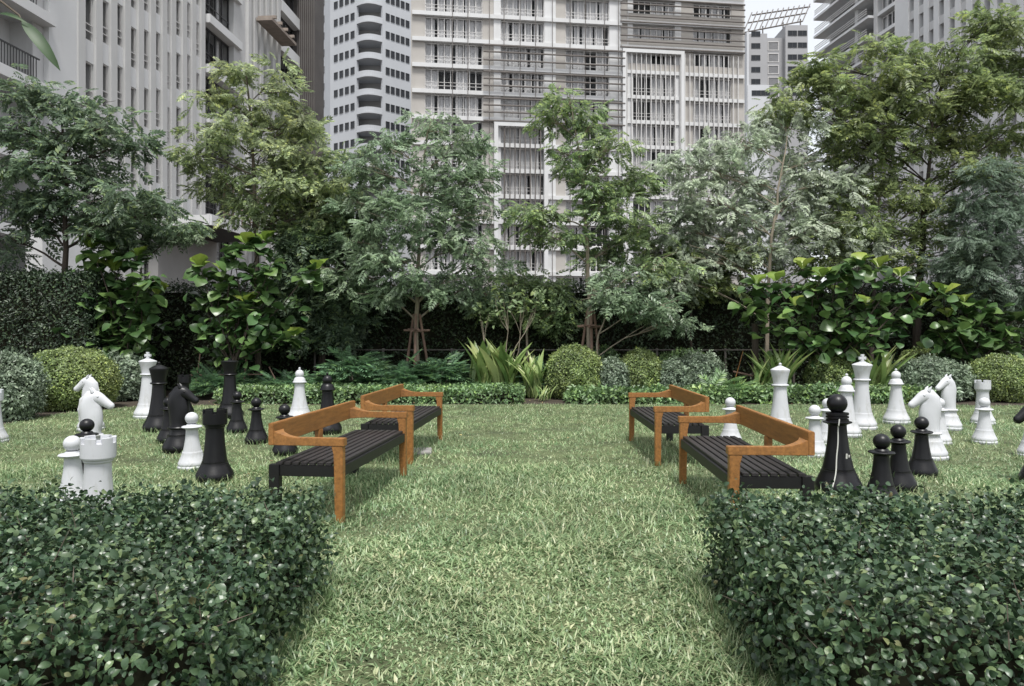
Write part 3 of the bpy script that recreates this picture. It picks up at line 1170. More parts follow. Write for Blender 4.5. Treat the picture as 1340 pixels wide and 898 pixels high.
    if kind == 'rook':
        bm = bmesh.new()
        bm.from_mesh(me)
        bmesh.ops.remove_doubles(bm, verts=bm.verts, dist=1e-5)
        bmesh.ops.recalc_face_normals(bm, faces=bm.faces)
        bm.to_mesh(me)
        bm.free()
        for p_ in me.polygons: p_.use_smooth = True
        me.set_sharp_from_angle(angle=math.radians(30))
    ho = link({'rook': 'battlement', 'queen': 'crown', 'king': 'crown'}.get(kind, 'head'), me, m, t)
    if kind == 'king' and var != 'flat':
        x = MB()
        zz = z + .285
        pr = [(-.03, 0), (.03, 0), (.018, .035), (.056, .028), (.056, .078), (.018, .07), (.028, .112), (-.028, .112), (-.018, .07), (-.056, .078), (-.056, .028), (-.018, .035)]
        k = len(pr)
        vs = [(a, -.02, zz + b_) for a, b_ in pr] + [(a, .02, zz + b_) for a, b_ in pr]
        x.add(vs, [tuple(range(k)), tuple(range(2 * k - 1, k - 1, -1))] + [((i + 1) % k, i, i + k, (i + 1) % k + k) for i in range(k)])
        x.build('cross', m, t, .004)
    if var == 'ball':
        cd = MB()
        pts = []
        for i in range(26):
            zz = .70 - .67 * i / 25
            # radius of the piece at this height, plus a little
            if zz > .62: r = .131
            elif zz > zb: r = sh[1] + (sh[0] - sh[1]) * max(0, 1 - (zz - zb + .01) / (sh[2] - zb + .01)) ** 1.7
            else:
                pr = base_profile(R, zb, sh[0], col)[1:-2]
                r = np.interp(zz, [q_[1] for q_ in pr], [q_[0] for q_ in pr])
            a = -PI / 2 - .3 - .015 * i - .02 * math.sin(i * .6)
            pts.append(((r + .006) * math.cos(a), (r + .006) * math.sin(a), zz))
        cd.tube(pts, .006, 5)
        cd.build('cord', MAT['cord'], t)
        for (aa, zz, hh) in ((-PI / 2 + .25, .335, .045), (-PI / 2 + .55, .345, .02)):
            r = sh[1] + (sh[0] - sh[1]) * max(0, 1 - (zz - zb + .01) / (sh[2] - zb + .01)) ** 1.7
            st = MB()
            st.box(-.008, .008, -.0025, .004, 0, hh)
            so = st.build('sticker', MAT['cord'], t)
            so.location = (r * math.cos(aa), r * math.sin(aa), zz)
            so.rotation_euler = (.1, 0, aa + PI / 2)
    return t


PIECES = [
    # kind, colour, u, base v, heading, variant, label
    ('king', 'white', 193, 549, 0, '', 'white king with a cross finial on the left lawn, behind the black queen'),
    ('queen', 'black', 207, 566, 0, '', 'black queen with a cone lid standing in front of the left white king'),
    ('pawn', 'black', 221, 581, 0, '', 'black pawn squeezed between the black queen and the black knight'),
    ('knight', 'black', 234, 593, .15, '', 'black knight facing right, behind the left lawn white pawn'),
    ('rook', 'black', 240, 543, 0, '', 'black rook at the back of the left lawn, mostly behind the black knight'),
    ('pawn', 'white', 252, 615, 0, '', 'white pawn on the left lawn touching the near black rook'),
    ('rook', 'black', 281, 631, 0, '', 'black rook nearest the camera, standing just behind the left front hedge'),
    ('king', 'black', 301, 549, 0, 'flat', 'tall black king with a flat crown and no cross, under the left fig'),
    ('pawn', 'black', 310, 568, 0, '', 'black pawn directly in front of the flat crowned black king'),
    ('pawn', 'black', 336, 582, 0, '', 'black pawn standing free just left of the near left bench back'),
    ('pawn', 'black', 373, 597, 0, '', 'black pawn half hidden by the curved arm of the near left bench'),
    ('bishop', 'white', 392, 552, 0, '', 'white bishop rising behind the back of the near left bench'),
    ('bishop', 'black', 429, 569, 0, '', 'black bishop behind the far end of the near left bench back'),
    ('rook', 'white', 127, 702, .2, '', 'big white rook with battlements nearest the camera at the left front hedge'),
    ('pawn', 'white', 96, 668, 0, '', 'white pawn tucked behind the near white rook at the left hedge'),
    ('pawn', 'black', 113, 630, 0, '', 'black pawn whose ball head shows above the near white rook'),
    ('knight', 'white', 120, 606, .25, '', 'white knight facing right, behind the black ball head at far left'),
    ('knight', 'white', 119, 565, PI, '', 'white knight facing left in front of the large round bush'),
    ('rook', 'white', -9, 581, 0, '', 'white rook cut off by the left edge of the view'),
    ('pawn', 'white', 956, 582, 0, '', 'white pawn showing over the arm of the near right bench'),
    ('queen', 'white', 1021, 571, 0, '', 'white queen with a cone lid behind the near right bench back'),
    ('pawn', 'white', 1066, 599, 0, '', 'white pawn close behind the end of the near right bench back'),
    ('pawn', 'white', 1082, 584, 0, '', 'white pawn hidden behind the neck of the tall black bishop'),
    ('bishop', 'white', 1107, 573, 0, '', 'white bishop just left of and in front of the right white king'),
    ('king', 'white', 1127, 563, 0, '', 'tallest white king with a cross, before the strap leaved plant on the right lawn'),
    ('bishop', 'white', 1173, 556, 0, '', 'white bishop standing free right of the tallest white king'),
    ('bishop', 'black', 1097, 647, 0, 'ball', 'tall black bishop with a ball head, ringed neck and a hanging white cord'),
    ('pawn', 'black', 1153, 664, 0, '', 'front black pawn of three on the right, at the hedge'),
    ('pawn', 'black', 1177, 643, 0, '', 'middle black pawn of the three in a row on the right lawn'),
    ('pawn', 'black', 1206, 625, 0, '', 'rear black pawn of the three in a row, before the white knight'),
    ('knight', 'white', 1217, 602, PI - .1, '', 'near white knight facing left on the right lawn, behind the black pawns'),
    ('pawn', 'white', 1229, 583, 0, '', 'white pawn hidden behind the near right white knight'),
    ('knight', 'white', 1241, 564, PI + .2, '', 'far white knight facing left before the grey green mound on the right'),
    ('rook', 'white', 1286, 557, .1, '', 'white rook on the right lawn, behind a white pawn'),
    ('pawn', 'white', 1288, 582, 0, '', 'white pawn straight in front of the right white rook'),
    ('pawn', 'white', 1350, 600, 0, '', 'white pawn cut off by the right edge of the view'),
    ('knight', 'black', 1364, 635, PI, '', 'black knight of which only the muzzle and base enter at the right edge'),
]
protos = {}
for kind, col, u, v, rz, var, lab in PIECES:
    key = (kind, col, var)
    if key not in protos:
        o = protos[key] = make_piece(kind, col, var)
    else:
        o = dup_tree(protos[key])
    g = gp(u, v - 2)
    o.location = g
    o.rotation_euler = (random.gauss(0, .012), random.gauss(0, .012), rz + random.uniform(-.06, .06))
    tag(o, lab, 'chess piece', 'giant chess pieces on the lawn')


# ------------------------------------------------------------------ hedges, bushes and borders
def box_surface(n, x0, x1, y0, y1, z0, z1, faces, bump=0.06, top_w=1.0):
    """random points and normals on chosen faces of a box, roughened"""
    A = {'top': (x1 - x0) * (y1 - y0) * top_w, 'front': (x1 - x0) * (z1 - z0), 'back': (x1 - x0) * (z1 - z0), 'left': (y1 - y0) * (z1 - z0), 'right': (y1 - y0) * (z1 - z0)}
    tot = sum(A[f] for f in faces)
    P, N = [], []
    for f in faces:
        k = int(n * A[f] / tot)
        a, b = rng.random(k), rng.random(k)
        X_, Y_, Z_ = x0 + (x1 - x0) * a, y0 + (y1 - y0) * b, z0 + (z1 - z0) * b
        if f == 'top': p, q = np.stack([X_, Y_, np.full(k, z1)], 1), (0, 0, 1)
        elif f == 'front': p, q = np.stack([X_, np.full(k, y0), Z_], 1), (0, -1, 0.15)
        elif f == 'back': p, q = np.stack([X_, np.full(k, y1), Z_], 1), (0, 1, 0.15)
        elif f == 'left': p, q = np.stack([np.full(k, x0), y0 + (y1 - y0) * a, Z_], 1), (-1, 0, 0.15)
        else: p, q = np.stack([np.full(k, x1), y0 + (y1 - y0) * a, Z_], 1), (1, 0, 0.15)
        P.append(p)
        N.append(np.repeat(np.array([q], float), k, 0))
    P, N = np.concatenate(P), np.concatenate(N)
    w = np.sin(P[:, 0] * 7.1 + 1) * np.sin(P[:, 1] * 6.3 + P[:, 2] * 5) + 0.6 * np.sin(P[:, 0] * 17 + P[:, 1] * 13 + P[:, 2] * 19)
    P = P + N * (w * bump * .5 + rng.normal(0, bump * .5, len(P)))[:, None]
    return P, nrm(N)


def leaf_frames(N, tilt=0.6, up=0.3):
    m = len(N)
    n2 = nrm(N + rng.normal(0, tilt, (m, 3)) + np.array([0, 0, up]))
    ax = nrm(np.cross(n2, rng.normal(0, 1, (m, 3))) + N * .35)
    return frames(ax, n2)


def mat3_to_obj(o, R, p, s):
    M = Matrix([[R[0][0] * s, R[0][1] * s, R[0][2] * s, p[0]], [R[1][0] * s, R[1][1] * s, R[1][2] * s, p[1]], [R[2][0] * s, R[2][1] * s, R[2][2] * s, p[2]], [0, 0, 0, 1]])
    o.matrix_local = M


def rough_box(x0, x1, y0, y1, z0, z1, step=.12, amp=.03):
    mb = MB()
    mb.box(x0, x1, y0, y1, z0, z1)
    return mb


big_leaf = leaf_tpl(1, .66, .12, .22, 4, .5)
small_leaf = diamond(1, .5, .2)
single = bpy.data.meshes.new('leaf')
single.from_pydata([Vector(v) for v in big_leaf[0]], [], big_leaf[1])
single.materials.append(MAT['hedge'])


def front_hedge(x0, x1, y0, y1, z1, label, faces, rz):
    t = tag(empty('clipped_hedge', ((x0 + x1) / 2, (y0 + y1) / 2, 0), rz), label, 'hedge', 'clipped hedges in front of the benches')
    off = np.array([(x0 + x1) / 2, (y0 + y1) / 2, 0])
    core = MB()
    core.box(x0 + .09, x1 - .09, y0 + .09, y1 - .09, 0, z1 - .1)
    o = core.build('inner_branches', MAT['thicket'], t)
    o.location = tuple(-off)
    P, N = box_surface(46000, x0, x1, y0, y1, .03, z1, faces, .08, 1.5)
    depth = rng.random(len(P)) ** 2 * .1
    P = P - N * depth[:, None]
    R = leaf_frames(N, .85, .2)
    S = rng.uniform(.02, .042, len(P))
    S[rng.random(len(P)) < .06] *= 1.35
    d = np.linalg.norm(P - np.array([0, 0, H]), axis=1) + depth * 8
    # leaves in view, nearest first, are parts
    vis = (P[:, 1] > 1.9) & (np.abs(P[:, 0]) < P[:, 1] * .72) & (P[:, 2] > H - P[:, 1] * .5) & (depth < .03)
    order = np.argsort(np.where(vis, d, 1e9))[:300]
    for i in order:
        o = link('leaf', single, None, t)
        mat3_to_obj(o, R[i], P[i] - off, S[i])
    keep = np.ones(len(P), bool)
    keep[order] = False
    fo = link('foliage', scatter('foliage', big_leaf, P[keep] - off, R[keep], S[keep]), MAT['hedge'], t)
    fo['kind'] = 'stuff'
    # sprouting twigs
    tw = MB()
    for k in range(170):
        i = random.randrange(len(P))
        p = Vector(P[i] - off)
        dv = (Vector(N[i]) + Vector((random.gauss(0, .5), random.gauss(0, .5), random.random() * .5))).normalized()
        tw.tube([p - dv * .08, p + dv * .02, p + dv * random.uniform(.04, .09)], [.0025, .002, .001], 4)
    o = tw.build('twigs', MAT['bark'], t)
    o['kind'] = 'stuff'
    return t


HZ = .54
front_hedge(-4.6, -1.04, 2.2, 4.12, HZ, 'dark green clipped hedge at the bottom left corner, in front of the white rook', ('top', 'front', 'back', 'right'), .07)
front_hedge(1.08, 4.6, 2.2, 4.02, HZ, 'dark green clipped hedge at the bottom right corner, in front of the black pawns', ('top', 'front', 'back', 'left'), -.085)


def leafy_box(name, label, cat, dims, faces, n, leaf, size, mat, bump, group=None, tpl=None, core_in=.12, tilt=.6):
    x0, x1, y0, y1, z0, z1 = dims
    t = tag(empty(name, ((x0 + x1) / 2, (y0 + y1) / 2, 0)), label, cat, group)
    off = np.array([(x0 + x1) / 2, (y0 + y1) / 2, 0])
    core = MB()
    core.box(x0 + core_in, x1 - core_in, y0 + core_in, y1 - core_in, 0, z1 - core_in)
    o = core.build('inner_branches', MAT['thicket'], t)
    o.location = tuple(-off)
    P, N = box_surface(n, x0, x1, y0, y1, z0, z1, faces, bump, 1.2)
    P = P - N * (rng.random(len(P)) ** 2 * core_in)[:, None]
    fo = link('foliage', scatter('foliage', leaf, P - off, leaf_frames(N, tilt, .3), rng.uniform(*size, len(P))), MAT[mat], t)
    fo['kind'] = 'stuff'
    return t


leafy_box('tall_hedge', 'tall dark hedge closing the garden behind the trees', 'hedge', (-13.5, 17.5, 18.8, 20.0, 0, 2.72), ('front', 'top', 'left'), 60000, small_leaf, (.06, .11), 'backhedge', .16, core_in=.14)
leafy_box('clipped_tall_hedge', 'green clipped hedge wall at the left edge behind the round bush', 'hedge', (-16, -9.4, 16.0, 17.4, 0, 2.85), ('front', 'top', 'right'), 34000, small_leaf, (.05, .09), 'lefthedge', .1, core_in=.15)
# low borders along the lawn edge
leafy_box('border_hedge', 'low flat clipped border along the lawn edge behind the left benches', 'hedge', (-6.3, .22, 15.25, 16.9, 0, .29), ('front', 'top', 'right', 'left'), 15000, small_leaf, (.06, .11), 'border', .04, 'low borders along the lawn edge', core_in=.08)
leafy_box('border_hedge', 'low leafy border below the round bushes behind the right benches', 'hedge', (1.25, 4.9, 15.25, 16.0, 0, .22), ('front', 'top', 'right', 'left'), 5000, small_leaf, (.08, .15), 'border', .08, 'low borders along the lawn edge', core_in=.08)
leafy_box('border_hedge', 'low leafy border behind the white king and queen on the right', 'hedge', (5.2, 9.0, 15.3, 16.0, 0, .27), ('front', 'top', 'right', 'left'), 5000, small_leaf, (.08, .15), 'border', .08, 'low borders along the lawn edge', core_in=.08)


def bush(name, label, c, rx, ry, h, leaf, size, mat, n, group=None, wob=.04):
    n = int(n * 2.1)
    t = tag(empty(name, (c[0], c[1], 0)), label, 'bush', group)
    mb = MB()
    prof = [(0, 0), (rx * .5, 0), (rx * .8, h * .2), (rx * .9, h * .45), (rx * .78, h * .7), (rx * .45, h * .9), (0, h * .95)]
    mb.lathe([(r * .95, z * .97) for r, z in prof], 16)
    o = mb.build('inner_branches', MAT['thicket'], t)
    o.scale.y = ry / rx
    th = rng.random(n) * 2 * PI
    z = 1 - rng.random(n) * 1.76
    r = np.sqrt(np.maximum(1 - z * z, 0))
    N = np.stack([r * np.cos(th), r * np.sin(th), z], 1)
    P = N * np.array([rx, ry, h * .56])
    P[:, 2] += h * .44
    w = np.sin(N[:, 0] * 9 + c[0]) * np.sin(N[:, 1] * 8) * np.sin(N[:, 2] * 7 + c[1])
    P += N * (w * wob * 1.5 + rng.normal(0, wob * .5, n) - rng.random(n) ** 2 * .05)[:, None]
    P = P[P[:, 2] > .02]
    N = N[:len(P)] if len(N) == len(P) else nrm(P - np.array([0, 0, h * .44]))
    fo = link('foliage', scatter('foliage', leaf, P, leaf_frames(N, .6, .2), rng.uniform(*size, len(P))), MAT[mat], t)
    fo['kind'] = 'stuff'
    return t


def pxbush(name, label, u0, u1, vtop, vbase, leaf, size, mat, n, Y=None, wob=.04, deep=1.0):
    Yf = Y or F * H / (vbase - V0)
    s = F / Yf
    w = (u1 - u0) / s / 2
    h = H - (vtop - V0) / s
    Yc = Yf + w * deep * .85
    k = Yc / Yf
    return bush(name, label, (((u0 + u1) / 2 - U0) / F * Yc, Yc), w * k * .98, w * deep, h, leaf, size, mat, n, 'clipped bushes round the lawn', wob)


fine = diamond(1, .55, .2)
pxbush('round_bush', 'largest yellow green round bush, behind the white knights on the left', 35, 150, 457, 540, fine, (.035, .065), 'box', 9000)
pxbush('mound_bush', 'grey green mound bush cut off by the left edge', -30, 50, 466, 553, fine, (.04, .08), 'mound', 6000, wob=.07)
pxbush('mound_bush', 'grey green spreading bush right of the largest round bush on the left', 128, 196, 468, 526, fine, (.05, .1), 'mound', 4500, wob=.09)
pxbush('round_bush', 'tall yellow green dome bush in the middle of the back border', 713, 791, 454, 526, fine, (.035, .065), 'box', 8000, Y=16.1)
pxbush('round_bush', 'smaller yellow green round bush above the far right bench', 808, 868, 459, 520, fine, (.035, .06), 'box', 6000, Y=16.3)
pxbush('mound_bush', 'small grey green mound between the dome bush and the smaller round bush', 776, 824, 472, 515, fine, (.04, .08), 'mound', 3500, Y=16.2, wob=.06)
pxbush('mound_bush', 'small grey green mound right of the smaller round bush', 860, 900, 474, 515, fine, (.04, .08), 'mound', 2800, Y=16.2, wob=.06)
pxbush('mound_bush', 'wide grey green mound at the right end of the back border', 880, 948, 466, 515, fine, (.05, .09), 'mound', 4800, Y=16.6, wob=.08)
pxbush('mound_bush', 'flat green bush showing behind the tall dome bush', 760, 815, 456, 500, fine, (.05, .09), 'border', 3000, Y=17.4, wob=.05)
pxbush('mound_bush', 'flat green bush behind the wide grey green mound', 858, 935, 460, 500, fine, (.05, .09), 'border', 3500, Y=17.5, wob=.06)
pxbush('round_bush', 'round green bush behind the white king and queen', 1056, 1118, 461, 520, fine, (.04, .07), 'box', 5500, Y=16.0)
pxbush('mound_bush', 'wide grey green mound behind the far white knight', 1166, 1268, 473, 524, fine, (.05, .1), 'mound', 6500, Y=15.6, wob=.08, deep=.7)
pxbush('round_bush', 'green rounded bush at the right edge behind the white rook', 1266, 1350, 467, 532, fine, (.04, .07), 'box', 6500, Y=15.4)
pxbush('mound_bush', 'low green bush peeking over the wide mound on the right', 1176, 1230, 457, 500, fine, (.05, .09), 'box', 3000, Y=17.4)


def fern_bush(label, u0, u1, vtop, Y, n=130, mat='fern', spread=1.0):
    s = F / Y
    cx = ((u0 + u1) / 2 - U0) / s
    w = (u1 - u0) / s / 2
    h = H - (vtop - V0) / s
    t = tag(empty('leafy_shrub', (cx, Y, 0)), label, 'shrub', 'leafy shrubs in the back border')
    fr = frond_tpl(7, 1, .3, .1, .4)
    th = rng.random(n) * 2 * PI
    rr = np.sqrt(rng.random(n))
    P = np.stack([rr * w * np.cos(th) * .75, rr * .45 * np.sin(th), h * (.2 + .75 * rng.random(n) * (1 - .55 * rr))], 1)
    ax = np.stack([np.cos(th) + rng.normal(0, .4, n), np.sin(th) + rng.normal(0, .4, n) - .2, rng.uniform(.1, 1.0, n)], 1)
    R = frames(ax, np.tile([0, 0, 1.0], (n, 1)) + rng.normal(0, .25, (n, 3)))
    fo = link('foliage', scatter('foliage', fr, P, R, rng.uniform(.3, .55, n)), MAT[mat], t)
    fo['kind'] = 'stuff'
    st = MB()
    for k in range(7):
        a = random.random() * 6.28
        q = Vector((math.cos(a) * w * .5, math.sin(a) * .3, h * random.uniform(.5, .8)))
        st.tube([(q.x * .15, q.y * .2, 0), (q.x * .5, q.y * .6, q.z * .6), q], [.012, .009, .004], 5)
    o = st.build('stems', MAT['bark'], t)
    o['kind'] = 'stuff'


fern_bush('feathery dark green shrub left of the tall strap leaved plant', 545, 608, 462, 17.2, 200)
fern_bush('feathery green shrub in front of the left staked tree', 490, 560, 470, 17.0, 200)
fern_bush('bushy green shrub behind the far left bench', 425, 505, 455, 17.3, 260)
fern_bush('low green shrub behind the white bishop on the left', 330, 420, 490, 16.9, 170)
fern_bush('low green shrub behind the flat crowned black king', 255, 330, 492, 16.9, 170)
fern_bush('dark shrub between the strap leaved plants and the dome bush', 690, 730, 470, 17.4, 120)
fern_bush('leafy ground plant under the brown post on the right', 925, 960, 500, 16.0, 90, 'border')
fern_bush('dark leafy shrub left of the round bush behind the white king', 1100, 1170, 470, 17.3, 160)
fern_bush('dark leafy shrub between the wide mound and the right edge bush', 1230, 1300, 470, 17.6, 160)


def strap_plant(label, u, v, Y, n, L, W, spread, mat='blade'):
    p = wp(u, v, Y)
    t = tag(empty('strap_leaf_plant', (p.x, Y, 0)), label, 'plant', 'strap leaved plants in the back border')
    tv, tf = leaf_tpl(1, .11, .3, .22, 6, .42)
    me = bpy.data.meshes.new('leaf')
    me.from_pydata([Vector(q) for q in tv], [], tf)
    me.materials.append(MAT[mat])
    for k in range(n):
        a = random.random() * 2 * PI
        sp = spread * random.uniform(.15, 1)
        axis = np.array([[math.cos(a) * sp, math.sin(a) * sp, 1.0]])
        nr = np.array([[math.cos(a) * -.6 + random.gauss(0, .5), math.sin(a) * -.6 - .4, .8]])
        R = frames(axis, nr)[0]
        o = link('leaf', me, None, t)
        mat3_to_obj(o, R, (random.gauss(0, .09), random.gauss(0, .07), 0), L * random.uniform(.6, 1.05))
        o.scale = [o.scale[0] * W, o.scale[1], o.scale[2]]


strap_plant('tall upright plant with broad striped strap leaves left of the border gap', 630, 0, 16.95, 34, 1.42, 2.0, .22)
strap_plant('tall strap leaved plant leaning right, beside the broad striped one', 662, 0, 16.95, 30, 1.4, 1.6, .36)
strap_plant('dark strap leaved plant just left of the tall dome bush', 698, 0, 16.6, 28, 1.15, 1.1, .5)
strap_plant('big spiky plant with long arching blades behind the white queen', 1022, 0, 16.2, 48, 1.4, 1.0, .5)
strap_plant('pale upright strap plant left of the white queen', 1000, 0, 16.2, 24, 1.15, 1.0, .3)
strap_plant('strap leaved plant between the white king and the free standing white bishop', 1148, 0, 16.2, 22, 1.35, 1.2, .5)
strap_plant('small yellow green strap plant at the foot of the dome bush', 712, 0, 15.9, 16, .42, 1.1, .7)


# ------------------------------------------------------------------ trees
def limb_tube(mb, a, b, r0, r1, sag=.1, n=6, seg=6):
    a, b = Vector(a), Vector(b)
    L = (b - a).length
    j = Vector((random.gauss(0, .06), random.gauss(0, .06), 0)) * L
    pts, rs = [], []
    for i in range(seg + 1):
        t = i / seg
        p = a.lerp(b, t) + j * math.sin(PI * t) + Vector((0, 0, sag * L * math.sin(PI * t)))
        if 0 < i < seg: p += Vector((random.gauss(0, 1), random.gauss(0, 1), random.gauss(0, 1))) * L * .012
        pts.append(p)
        rs.append(r0 + (r1 - r0) * t)
    mb.tube(pts, rs, n)
    return pts


def tree(name, label, Y, trunk_uv, blobs, leafmat, bark, tpl, size, dens, r0=.08, group='trees round the garden', flat=.62, limbs=True, cat='tree', tier=.22):
    """trunk_uv: photo pixels of the trunk from foot to top; blobs: (u, v, ru, rv, dY) clumps of the crown"""
    s = F / Y
    foot = Vector(((trunk_uv[0][0] - U0) / s, Y, 0))
    t = tag(empty(name, foot), label, cat, group)
    tp = [Vector(((u - U0) / s, Y, max(H - (v - V0) / s, -.05))) - foot for u, v in trunk_uv]
    mb = MB()
    n = len(tp)
    fine_p, fine_r = [], []
    for i in range(n - 1):
        for k in range(4):
            q = tp[i].lerp(tp[i + 1], k / 4) + Vector((random.gauss(0, .012), random.gauss(0, .012), 0))
            fine_p.append(q)
            fine_r.append(r0 * (1 - .78 * (i + k / 4) / (n - 1)))
    fine_p.append(tp[-1])
    fine_r.append(r0 * .2)
    mb.tube(fine_p, fine_r, 8)
    mb.build('trunk', MAT[bark], t)
    PS, AX, NR = [], [], []
    for (u, v, ru, rv, dY) in blobs:
        k = (Y + dY) / F
        c = Vector(((u - U0) * k, Y + dY, H - (v - V0) * k)) - foot
        rx, rz = ru * k, rv * k * 1.2
        ry = min(max(rx, rz), 1.4) * .85
        # limb from the trunk
        best = None
        for i, q in enumerate(fine_p):
            if q.z < c.z - .1 or i < 2:
                dd = (q - c).length + max(0, (q.z - (c.z - .45 * (Vector((q.x, q.y, 0)) - Vector((c.x, c.y, 0))).length))) * 1.5
                if best is None or dd < best[0]: best = (dd, i)
        lm = MB()
        q = fine_p[best[1]]
        pts = limb_tube(lm, q, c, max(fine_r[best[1]] * .5, .014), .01, .08)
        for j in range(8):
            e = c + Vector((random.uniform(-1, 1) * rx, random.uniform(-1, 1) * ry, random.uniform(-.6, .9) * rz)) * .75
            limb_tube(lm, pts[random.choice((2, 3, 4, 5))], e, .011, .004, .04, 4, 4)
        lm.build('limb', MAT[bark], t)
        # clusters of sprays
        vol = rx * rz * 4
        nc = max(4, int(vol * dens / 6.2))
        for j in range(nc):
            d = rng.normal(0, 1, 3)
            d /= np.linalg.norm(d)
            rad = rng.random() ** .45
            cc = np.array([d[0] * rx, d[1] * ry, d[2] * rz]) * rad
            m_ = rng.integers(9, 22)
            sz = rng.uniform(.7, 1.35)
            a = rng.random(m_) * 2 * PI
            rr = np.sqrt(rng.random(m_)) * .27 * sz
            hz_ = rng.normal(0, .085, m_) * sz
            PS.append(np.stack([cc[0] + c.x + rr * np.cos(a), cc[1] + c.y + rr * np.sin(a), cc[2] + c.z + hz_ - rr * .25], 1))
            AX.append(np.stack([np.cos(a) + d[0] * .4 * rad, np.sin(a) + d[1] * .4 * rad, rng.normal(-.1, .55, m_)], 1))
            NR.append(np.stack([rng.normal(0, .6, m_), rng.normal(-.2, .6, m_), np.ones(m_)], 1))
    PS, AX, NR = np.concatenate(PS), np.concatenate(AX), np.concatenate(NR)
    o = link('crown', scatter('crown', tpl, PS, frames(AX, NR), rng.uniform(size[0] * .7, size[1] * .8, len(PS))), MAT[leafmat], t)
    o['kind'] = 'stuff'
    return t


FR_A = frond_tpl(5, 1, .32, .16, .35)      # broad leaflets
FR_B = frond_tpl(6, 1, .25, .10, .3)       # fine leaflets
FR_C = frond_tpl(4, 1, .4, .19, .45)       # large leaflets

tree('garden_tree', 'dark green tree at the left edge with layered branches before the white wall', 16.5, [(82, 520), (83, 400), (86, 300), (88, 220), (80, 150)],
     [(40, 120, 45, 22, 0), (110, 135, 40, 18, .3), (20, 165, 40, 20, -.4), (85, 175, 55, 20, .2), (150, 165, 42, 20, 0), (172, 195, 30, 14, .3), (45, 215, 55, 20, -.3), (120, 225, 45, 18, .3),
      (20, 258, 45, 18, 0), (90, 262, 60, 18, .2), (165, 262, 50, 20, -.2), (40, 295, 45, 15, .2), (215, 280, 35, 16, .3), (10, 315, 25, 14, .2), (130, 300, 35, 14, .2)], 't_dark', 'bark_dark', FR_A, (.3, .5), 50, .09)
tree('garden_tree', 'tall airy yellow green tree before the finned building', 18.0, [(338, 520), (336, 400), (334, 280), (330, 180), (322, 90)],
     [(310, 92, 30, 18, 0), (365, 110, 24, 26, .2), (270, 125, 18, 14, -.2), (335, 140, 48, 16, .2), (300, 175, 55, 18, -.3), (375, 170, 40, 16, .3), (262, 205, 28, 14, 0), (340, 205, 62, 20, .2), (405, 160, 14, 18, .3),
      (300, 240, 50, 18, .3), (385, 240, 50, 20, -.2), (335, 275, 52, 18, 0), (405, 285, 42, 20, .3), (400, 210, 40, 16, 0), (425, 250, 25, 16, 0)], 't_yellow', 'bark', FR_A, (.28, .46), 55, .085)
tree('staked_tree', 'dense blue green tree held by a wooden tripod, left of the middle', 17.6, [(545, 520), (545, 420), (548, 330), (552, 250), (560, 160)],
     [(562, 165, 26, 22, 0), (620, 185, 30, 22, .3), (510, 195, 38, 22, 0), (575, 210, 45, 22, -.3), (480, 225, 36, 20, .3), (622, 235, 36, 20, .2), (540, 250, 60, 24, -.4), (470, 270, 34, 24, .2), (615, 280, 44, 24, -.2),
      (530, 295, 60, 26, -.5), (460, 315, 36, 22, 0), (600, 325, 50, 24, -.4), (520, 345, 60, 24, -.5), (455, 360, 40, 18, .2), (640, 345, 30, 18, .2), (575, 375, 45, 18, -.3), (490, 385, 45, 16, -.2), (630, 380, 30, 15, .2)], 't_blue', 'bark_pale', FR_A, (.28, .46), 45, .07)
tree('staked_tree', 'open green tree held by a wooden tripod, right of the middle', 17.6, [(772, 520), (771, 420), (768, 320), (762, 230), (748, 140)],
     [(740, 135, 38, 18, 0), (775, 165, 24, 16, .2), (722, 160, 20, 12, 0), (795, 195, 30, 20, -.2), (735, 205, 42, 18, .3), (765, 235, 50, 18, -.2), (825, 245, 40, 24, .3), (710, 275, 38, 18, 0), (800, 275, 45, 20, -.3), (745, 305, 38, 16, .2),
      (840, 300, 44, 24, .2), (700, 300, 28, 12, .2), (790, 330, 42, 18, .3), (860, 345, 36, 20, -.2)], 't_mid', 'bark_pale', FR_A, (.28, .46), 46, .07)
tree('staked_tree', 'low branching tree with drooping leaves spreading in front of the right tripod', 17.0, [(778, 520), (782, 450), (796, 400), (812, 370)],
     [(790, 385, 38, 16, -.3), (830, 392, 32, 14, -.2), (870, 400, 36, 16, -.3), (820, 365, 40, 14, 0), (884, 420, 20, 10, -.2)], 't_blue', 'bark_pale', FR_C, (.24, .38), 70, .03)
tree('garden_tree', 'pale silvery green tree with a slim light trunk, left of the spreading tree', 17.8, [(1004, 520), (1004, 420), (1008, 330), (1018, 250), (1030, 180)],
     [(895, 215, 42, 20, .5), (960, 190, 48, 22, .3), (1030, 165, 45, 24, .6), (905, 260, 48, 22, .3), (970, 240, 55, 22, .7), (1050, 215, 50, 20, .6), (890, 300, 40, 22, .6), (950, 290, 55, 22, .6), (1030, 270, 60, 22, .5), (1095, 240, 45, 18, .6),
      (920, 340, 50, 20, .3), (1000, 325, 55, 20, .6), (1080, 300, 50, 22, .3), (1130, 330, 40, 18, .3), (890, 365, 40, 16, .3)], 't_pale', 'bark_pale', FR_A, (.3, .5), 44, .06)
